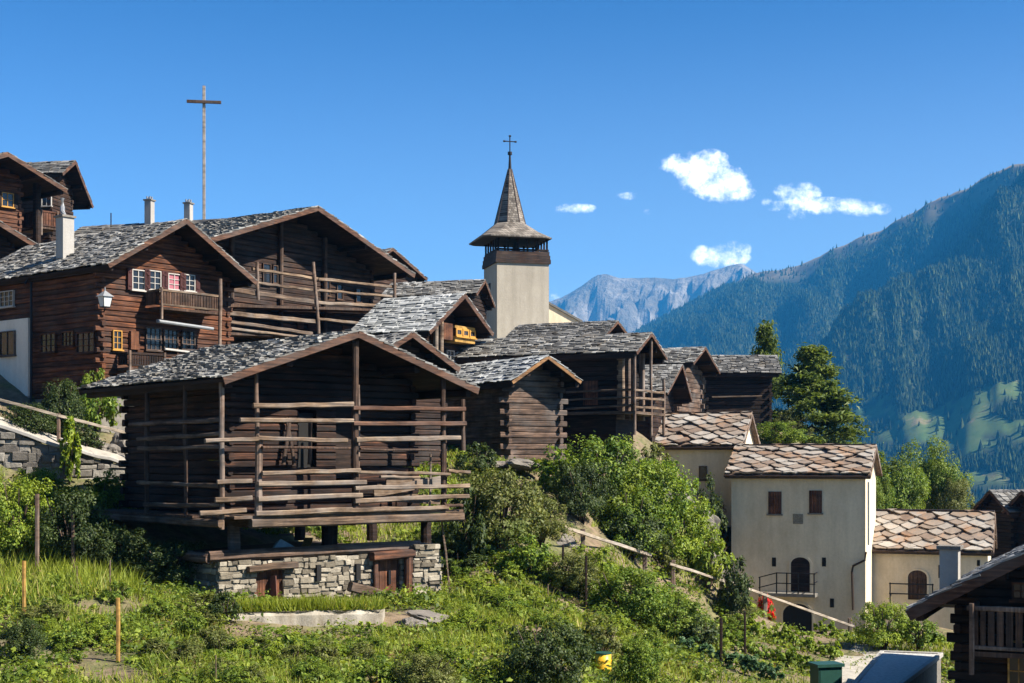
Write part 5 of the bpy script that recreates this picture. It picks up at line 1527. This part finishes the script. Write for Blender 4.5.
# fence running down the slope
FP = [(583, 529, 551, 50.0), (645, 549, 576, 54.5), (673, 560, 587, 56), (722, 579, 602, 59), (765, 592, 620, 62), (850, 618, 640, 66.5)]
f0 = pt(583, 540, 50.0); fe = empty('fence', (f0.x, f0.y, zt(f0.x, f0.y)), 0, 'post and rail fence running down the slope to the white house', 'fence')
def inst(mb, name, mat, root):
    o = mb.build(name, M[mat]); o.parent = root; o.matrix_parent_inverse = Matrix.Translation(-Vector(root.location)); return o
for (x, t_, b_, Y_) in FP:
    p = pt(x, t_, Y_); mb = MB(); mb.beam((p.x, p.y, min(zt(p.x, p.y), p.z - .7) - .2), p, .17, .17, 3, .01); inst(mb, 'post', 'post', fe)
for (x0, y0, Y0, x1, y1, Y1) in ((563, 527, 48.6, 649, 555, 54.3), (668, 563.5, 55.8, 723, 581, 58.9), (721, 579.5, 58.9, 767, 596, 61.8), (764, 595, 61.8, 852, 626, 66.3)):
    a = pt(x0, y0, Y0); b_ = pt(x1, y1, Y1); dv = Vector((0.05, -.14, 0)); mb = MB(); mb.beam(a + dv, b_ + dv, .08, .11, 5, .012); inst(mb, 'rail', 'pale_rail', fe)

# left: stone wall with footpath on top, handrail, boulders
wa = pt(-40, 414, 46.2); wb = pt(62, 449, 47.0); wc_ = pt(130, 466, 48.0)
rw = empty('stone_wall', (wa.x, wa.y, 0), 0, 'rough grey retaining wall carrying the footpath at the left edge', 'wall')
st2 = MB(); co2 = MB()
for (p, q_) in ((wa, wb), (wb, wc_)):
    u_ = Vector((q_.x - p.x, q_.y - p.y, 0)); LU = u_.length; u_.normalize(); nrm = Vector((u_.y, -u_.x, 0))
    stones(st2, co2, Vector((p.x - wa.x, p.y - wa.y, 0)), u_, nrm, LU, lambda x: min(zt(p.x + u_.x * x, p.y + u_.y * x), p.z - .5) - .5, lambda x, p=p, q_=q_, LU=LU: p.z + (q_.z - p.z) * x / LU, .36, .2, .2, .5)
sm_ = st2.build('masonry', M['stone_dark'], rw); co2.build('wall_core', M['mortar'], sm_)
cp = MB()
for (p, q_) in ((wa, wb), (wb, wc_)): cp.beam(p - Vector((wa.x, wa.y, 0)) + Vector((0, .12, .05)), q_ - Vector((wa.x, wa.y, 0)) + Vector((0, .12, .05)), .5, .12, 6, .03)
cp.build('coping', M['concrete'], rw)
pb = MB(); L_ = [(wa, wb), (wb, wc_)]
up_ = [wa, wb, wc_]; bk = [v + Vector((.3, 1.5, .12)) for v in up_]
pb.add([v + Vector((0, .3, .02)) for v in up_] + bk, [(0, 1, 4, 3), (1, 2, 5, 4)]); M['pathmat'] = stone('path_dirt', [(0, (.3, .27, .23)), (1, (.36, .33, .28))], 3)
tag(pb.build('footpath', M['pathmat']), 'pale footpath on the stone wall', kind='structure')
hr_ = empty('handrail', (wa.x, wa.y + .5, wa.z), 0, 'pale wooden handrail on a post along the footpath at left', 'handrail')
A_ = pt(-40, 389, 47.0); B_ = pt(58, 415.5, 47.6); C_ = pt(131, 434, 48.8)
for (a, b_) in ((A_, B_), (B_, C_)):
    mb = MB(); mb.beam(a, b_, .07, .1, 5, .008); inst(mb, 'rail', 'pale_rail', hr_)
for p in (A_, B_, C_):
    mb = MB(); mb.beam((p.x, p.y + .07, p.z - 1.35), (p.x, p.y + .07, p.z + .08), .11, .11, 3, .008); inst(mb, 'post', 'post', hr_)


def rock_mesh(seed, sub=4, amp=.45):
    import bmesh
    bm = bmesh.new(); bmesh.ops.create_icosphere(bm, subdivisions=sub, radius=1)
    for v in bm.verts:
        d = mnoise.noise(v.co * 1.2 + Vector((seed, 0, 0))) * amp + mnoise.noise(v.co * 3.1 + Vector((0, seed, 0))) * amp * .4
        c_ = v.co.copy(); v.co = c_ * (1 + d)
        v.co *= 1 + mnoise.noise(c_ * 7 + Vector((seed, 1, 2))) * .07
    me_ = bpy.data.meshes.new('boulder'); bm.to_mesh(me_); bm.free(); me_.materials.append(M['rock']); return me_
for i, (px_, py_, Y_, sx_, sz_, lb) in enumerate(((92, 448, 50, .5, .45, 'grey boulder left of the masonry corner under the chalet'), (107, 455, 50, .55, .4, 'brownish boulder in front of the chalet plinth'), (122, 445, 50.5, .45, .5, 'pale boulder touching the granary back corner'),
                                                  (566, 547, 50, .55, .4, 'pale boulder under the first fence rail'), (600, 557, 52, .5, .35, 'rough pale stone bank beside the fence post'), (413, 627, 34.5, .32, .2, 'small rock on the bare dirt mound'), (524, 465, 55, .7, .2, 'pale stone ledge under the small barn'), (492, 467, 55.5, .6, .18, 'mossy stone under the left end of the small barn'), (430, 618, 35.5, .5, .12, 'flat stone beside the dirt mound'), (3, 660, 27, .28, .22, 'white block at the left edge'))):
    o = link('boulder', rock_mesh(i * 3.7 + 1)); p = pt(px_, py_, Y_); o.location = p; o.scale = (sx_, sx_ * .8, sz_); o.rotation_euler = (R(-.2, .2), R(-.2, .2), R(0, 6)); tag(o, lb, 'rock')
    if i == 9: o.data.materials[0] = M['plaster_white']
# rock ridge beside the white cottage
rk = MB(); nU, nV = 46, 14; a = pt(650, 458, 65.5); b_ = pt(724, 520, 69.3)
vs = []
for i in range(nU):
    f = i / (nU - 1); c_ = a.lerp(b_, f); c_.z += .1 - 3.0 * max(0, (f - .86) / .14) ** 1.5 + .25 * math.sin(f * 9) + .25 * mnoise.noise(Vector((f * 7, 0, 4)))
    for j in range(nV):
        t_ = -1 + 2 * j / (nV - 1)
        hgt_ = (1 - abs(t_) ** 1.8) * 2.6
        q_ = c_ + Vector((t_ * 1.3 - .5, t_ * 1.9, hgt_ - 2.6)); nz_ = mnoise.fractal(q_ * .8, .8, 2.1, 5) * .6
        vs.append(q_ + Vector((nz_ * .5, -nz_ * .4, nz_)))
rk.add(vs, [(i*nV + j, (i+1)*nV + j, (i+1)*nV + j + 1, i*nV + j + 1) for i in range(nU - 1) for j in range(nV - 1)])
tag(rk.build('rock_ridge', M['rock']), 'long sloping rock ridge between the thicket and the white cottage', 'rock')
# low concrete ledge and mound below the granary
lg = MB(); pa = pt(228, 616, 33.5); pb_ = pt(382, 613, 34.9)
dv = pb_ - pa; seg_ = 60; vs = []
for i in range(seg_ + 1):
    c_ = pa + dv * i / seg_; w_ = .09 * mnoise.noise(Vector((i * .17, 2, 0))); u_ = .12 * mnoise.noise(Vector((i * .13, 7, 0))) - .05
    vs += [c_ + Vector((0, w_ - .05, -.75)), c_ + Vector((0, w_, -.02)), c_ + Vector((.0, .12 + w_, .09 + u_)), c_ + Vector((0, .8, .11 + u_)), c_ + Vector((0, .9, -.75))]
lg.add(vs, [(i*5 + j, (i+1)*5 + j, (i+1)*5 + j + 1, i*5 + j + 1) for i in range(seg_) for j in range(4)] + [(0, 1, 2, 3, 4), tuple(range(seg_*5 + 4, seg_*5 - 1, -1))])
M['ledge'] = plaster('stained_ledge', (0.42, 0.38, 0.31), (0.16, 0.13, 0.09), 1.0, 3.0)
tag(lg.build('retaining_ledge', M['ledge']), 'low stained white retaining ledge below the stone base', 'ledge')
gd = []
X = pa.x + (pb_.x - pa.x) * np.clip(np.round(RNG.random(2600) * 17) / 17 + RNG.normal(size=2600) * .02, 0, 1); f = (X - pa.x) / (pb_.x - pa.x); Y = pa.y + f * (pb_.y - pa.y) + RNG.uniform(.05, .9, 2600); Z = pa.z + f * (pb_.z - pa.z) + .08
hgt = RNG.uniform(.1, .35, 2600); a_ = RNG.uniform(0, 6.28, 2600); B0 = np.stack([X, Y, Z], -1); sd = np.stack([np.cos(a_), np.sin(a_), 0*a_], -1) * .02
tip_ = B0 + np.stack([RNG.normal(size=2600) * .08, RNG.normal(size=2600) * .08 - .06, hgt], -1)
tag(link('ledge_grass', np_mesh('ledge_grass', np.stack([B0 - sd, B0 + sd, tip_], 1), 3, L_GRASS)), 'dry grass growing along the top of the white ledge', 'grass', kind='stuff')

# right: gravel path, gravelled flat roof, utility box
zR = -6.1
poly = [pt(px_, py_, -zR * F / (py_ - HZ)) for px_, py_ in ((846, 694), (882, 652), (941, 654), (893, 690))]
fr_ = empty('flat_roof_garage', (poly[0].x, poly[0].y, zR - 3), 0, 'low building with a gravelled flat roof in front of the dark chalet', 'garage')
mb = MB(); mb.prism([v - Vector((0, 0, .12)) for v in poly], (0, 0, -3)); inst(mb, 'wall', 'stone_dark', fr_)  # dark stone colour stands in for shade on this paler wall
mb = MB(); mb.prism([v + Vector((0, 0, 0)) for v in poly], (0, 0, -.118)); inst(mb, 'gravel_bed', 'gravel', fr_)
mb = MB()
for i in range(4): mb.beam(poly[i] + Vector((0, 0, -.02)), poly[(i + 1) % 4] + Vector((0, 0, -.02)), .14, .14, 2, 0, .1)
inst(mb, 'kerb', 'concrete', fr_)
gp = [ghit(x, y) for x, y in ((838, 692), (846, 672), (858, 660), (868, 652), (874, 646))]
mb = MB(); vs = []
for p in gp:
    for d_ in (-.9, -.3, .3, .9): vs.append((p.x + d_ + .2, p.y, zt(p.x + d_ + .2, p.y) + .03))
mb.add(vs, [(i*4 + j, (i+1)*4 + j, (i+1)*4 + j + 1, i*4 + j + 1) for i in range(4) for j in range(3)])
tag(mb.build('gravel_path', M['pathmat']), 'narrow gravel path beside the flat roof', kind='structure')
ub = pt(826, 662, 37); zg_ = ub.z - 1.1
ux = empty('utility_box', (ub.x, ub.y, zg_), .25, 'dark green utility box at the bottom edge beside the gravel path', 'utility box')
mb = MB(); mb.box(-.33, .33, -.25, .25, -.6, 1.0); mb.build('cabinet', M['green_paint'], ux)
mb = MB(); mb.box(-.38, .38, -.3, .3, 1.002, 1.08); mb.build('lid', M['green_paint'], ux)
mb = MB(); mb.box(-.29, .29, -.262, -.252, .1, .92); mb.build('door', M['green_paint'], ux)
# yellow barrel
bp = ghit(603, 676); hb = (HZ - 651) / F * bp.y - bp.z
bl = empty('barrel', bp, 0, 'yellow plastic barrel half hidden among the foreground bushes', 'barrel')
mb = MB(); rb = 8.2 / F * bp.y
mb.tube([(0, 0, 0), (0, 0, hb * .3), (0, 0, hb * .9)], rb, 16); mb.build('body', M['barrel'], bl, True)
for f in (.3, .62):
    mb = MB(); mb.tube([(0, 0, hb * f - .015), (0, 0, hb * f + .015)], rb * 1.05, 16); mb.build('hoop', M['barrel'], bl)
mb = MB(); mb.tube([(0, 0, hb * .9), (0, 0, hb * .95)], rb * 1.06, 16); mb.build('lid', M['green_paint'], bl)

# --- light, sky, camera ----------------------------------------------------------------
SUN = Vector((0.69, -0.245, 0.68)).normalized()
el = math.asin(SUN.z); az = math.atan2(SUN.x, SUN.y)
sun = bpy.data.lights.new('sun', 'SUN'); sun.energy = 5.0; sun.angle = math.radians(0.5); sun.color = (1.0, 0.93, 0.82)
so = bpy.data.objects.new('sun', sun); C.objects.link(so)
so.rotation_euler = SUN.to_track_quat('Z', 'Y').to_euler()

w = bpy.data.worlds.new('World'); bpy.context.scene.world = w; w.use_nodes = True
nt = w.node_tree; bg = nt.nodes['Background']
sky = N(nt, 'ShaderNodeTexSky', sky_type='NISHITA')
sky.sun_disc = False; sky.sun_elevation = el; sky.sun_rotation = az
sky.altitude = 1400; sky.air_density = 1.0; sky.dust_density = 1.6; sky.ozone_density = 2.5
SKYS = 0.075
# thin fair weather clouds low over the range, placed by direction in the sky itself
tc = N(nt, 'ShaderNodeTexCoord'); sp3 = N(nt, 'ShaderNodeSeparateXYZ'); nt.links.new(tc.outputs['Generated'], sp3.inputs[0])
yy = math_(nt, 'MAXIMUM', sp3.outputs[1], 0.02)
U = math_(nt, 'MULTIPLY', math_(nt, 'DIVIDE', sp3.outputs[0], yy), 14.22)
V = math_(nt, 'MULTIPLY', math_(nt, 'DIVIDE', sp3.outputs[2], yy), 14.22)
cv = N(nt, 'ShaderNodeCombineXYZ'); nt.links.new(U, cv.inputs[0]); nt.links.new(V, cv.inputs[1])
def nz(sc, det, ro, off):
    mp = N(nt, 'ShaderNodeMapping'); mp.inputs['Location'].default_value = (off, off * .7, 0); nt.links.new(cv.outputs[0], mp.inputs[0])
    return noise_tex(nt, sc, det, ro, mp.outputs[0])
n_a = nz(4.5, 8, .62, 3.1); n_b = nz(11.0, 6, .65, 7.7); n_c = nz(2.2, 4, .5, 1.2)
dxn = math_(nt, 'MULTIPLY', math_(nt, 'SUBTRACT', n_c, .5), .22); U2 = math_(nt, 'ADD', U, dxn)
CL = [(700, 172, 26, 19, 1.0), (722, 184, 27, 17, 1.0), (676, 164, 15, 9, .95), (738, 193, 15, 9, .8), (708, 160, 16, 10, .8),
      (797, 195, 23, 12, .75), (830, 206, 40, 8, .8), (866, 209, 24, 7, .65), (797, 212, 11, 10, .55), (775, 204, 14, 7, .5),
      (722, 258, 25, 11, .85), (738, 248, 14, 8, .65), (704, 256, 12, 10, .75), (575, 209, 17, 5, .62), (586, 208, 9, 4, .5), (630, 196, 10, 4, .3), (650, 212, 6, 3, .35), (555, 297, 8, 10, .3)]
tot = None
for (px, py, rx, ry, sg) in CL:
    a = math_(nt, 'DIVIDE', math_(nt, 'SUBTRACT', U2, (px - 512) / 100), rx / 100 * 1.25)
    b_ = math_(nt, 'DIVIDE', math_(nt, 'SUBTRACT', V, (HZ - py) / 100), ry / 100 * 1.25)
    d = math_(nt, 'ADD', math_(nt, 'MULTIPLY', a, a), math_(nt, 'MULTIPLY', b_, b_))
    e = math_(nt, 'MULTIPLY', math_(nt, 'SUBTRACT', 1.0, d, clamp=True), sg)
    tot = e if tot is None else math_(nt, 'MAXIMUM', tot, e)
nn_ = math_(nt, 'ADD', math_(nt, 'MULTIPLY', n_a, .75), math_(nt, 'MULTIPLY', n_b, .45))
den = math_(nt, 'ADD', math_(nt, 'MULTIPLY', tot, 1.15), math_(nt, 'MULTIPLY', math_(nt, 'SUBTRACT', nn_, .61), 3.4))
den = math_(nt, 'MULTIPLY', den, math_(nt, 'MULTIPLY', tot, 6.0, clamp=True))
mr = N(nt, 'ShaderNodeMapRange', interpolation_type='SMOOTHSTEP'); mr.inputs['From Min'].default_value = .05; mr.inputs['From Max'].default_value = 1.35
nt.links.new(den, mr.inputs['Value'])
alpha = math_(nt, 'MULTIPLY', mr.outputs[0], .96)
skn = mixc(nt, 1.0, sky.outputs[0], (SKYS * 1.6, SKYS * 1.85, SKYS * 1.85), 'MULTIPLY')
gm = N(nt, 'ShaderNodeGamma'); gm.inputs[1].default_value = 1.75; nt.links.new(skn, gm.inputs[0])
skc = mixc(nt, 1.0, gm.outputs[0], (0.50 / SKYS, 0.52 / SKYS, 0.54 / SKYS), 'MULTIPLY')
lowf = math_(nt, 'POWER', math_(nt, 'SUBTRACT', 1.0, math_(nt, 'DIVIDE', math_(nt, 'ABSOLUTE', sp3.outputs[2]), 0.33), clamp=True), 1.6)
side = math_(nt, 'ADD', .72, math_(nt, 'MULTIPLY', U, .045), clamp=True)
lowf = math_(nt, 'MULTIPLY', lowf, math_(nt, 'MULTIPLY', side, .98))
skc = mixc(nt, lowf, skc, (.27 / SKYS, .30 / SKYS, .34 / SKYS))
cw = 1.0 / SKYS
lum = ramp(nt, n_a, [(.3, (cw * .62, cw * .66, cw * .72)), (.6, (cw * .92, cw * .93, cw * .95))])
nt.links.new(mixc(nt, alpha, skc, lum), bg.inputs['Color'])
bg.inputs['Strength'].default_value = SKYS

cam = bpy.data.cameras.new('camera'); co_ = bpy.data.objects.new('camera', cam); C.objects.link(co_)
cam.lens = 50; cam.sensor_width = 36; cam.sensor_fit = 'HORIZONTAL'
co_.location = (0, 0, 0); co_.rotation_euler = (math.radians(90), 0, 0)
cam.shift_y = (HZ - 341.5) / 1024.0
cam.clip_start = 0.1; cam.clip_end = 40000
sc = bpy.context.scene; sc.camera = co_
sc.render.engine = 'CYCLES'
sc.cycles.max_bounces = 6; sc.cycles.diffuse_bounces = 3; sc.cycles.transmission_bounces = 3; sc.cycles.volume_bounces = 0; sc.cycles.transparent_max_bounces = 6
sc.cycles.use_denoising = True
vs_ = sc.view_settings
vs_.view_transform = 'Standard'; vs_.look = 'None'; vs_.exposure = 1.45; vs_.gamma = 1.0; vs_.use_curve_mapping = False
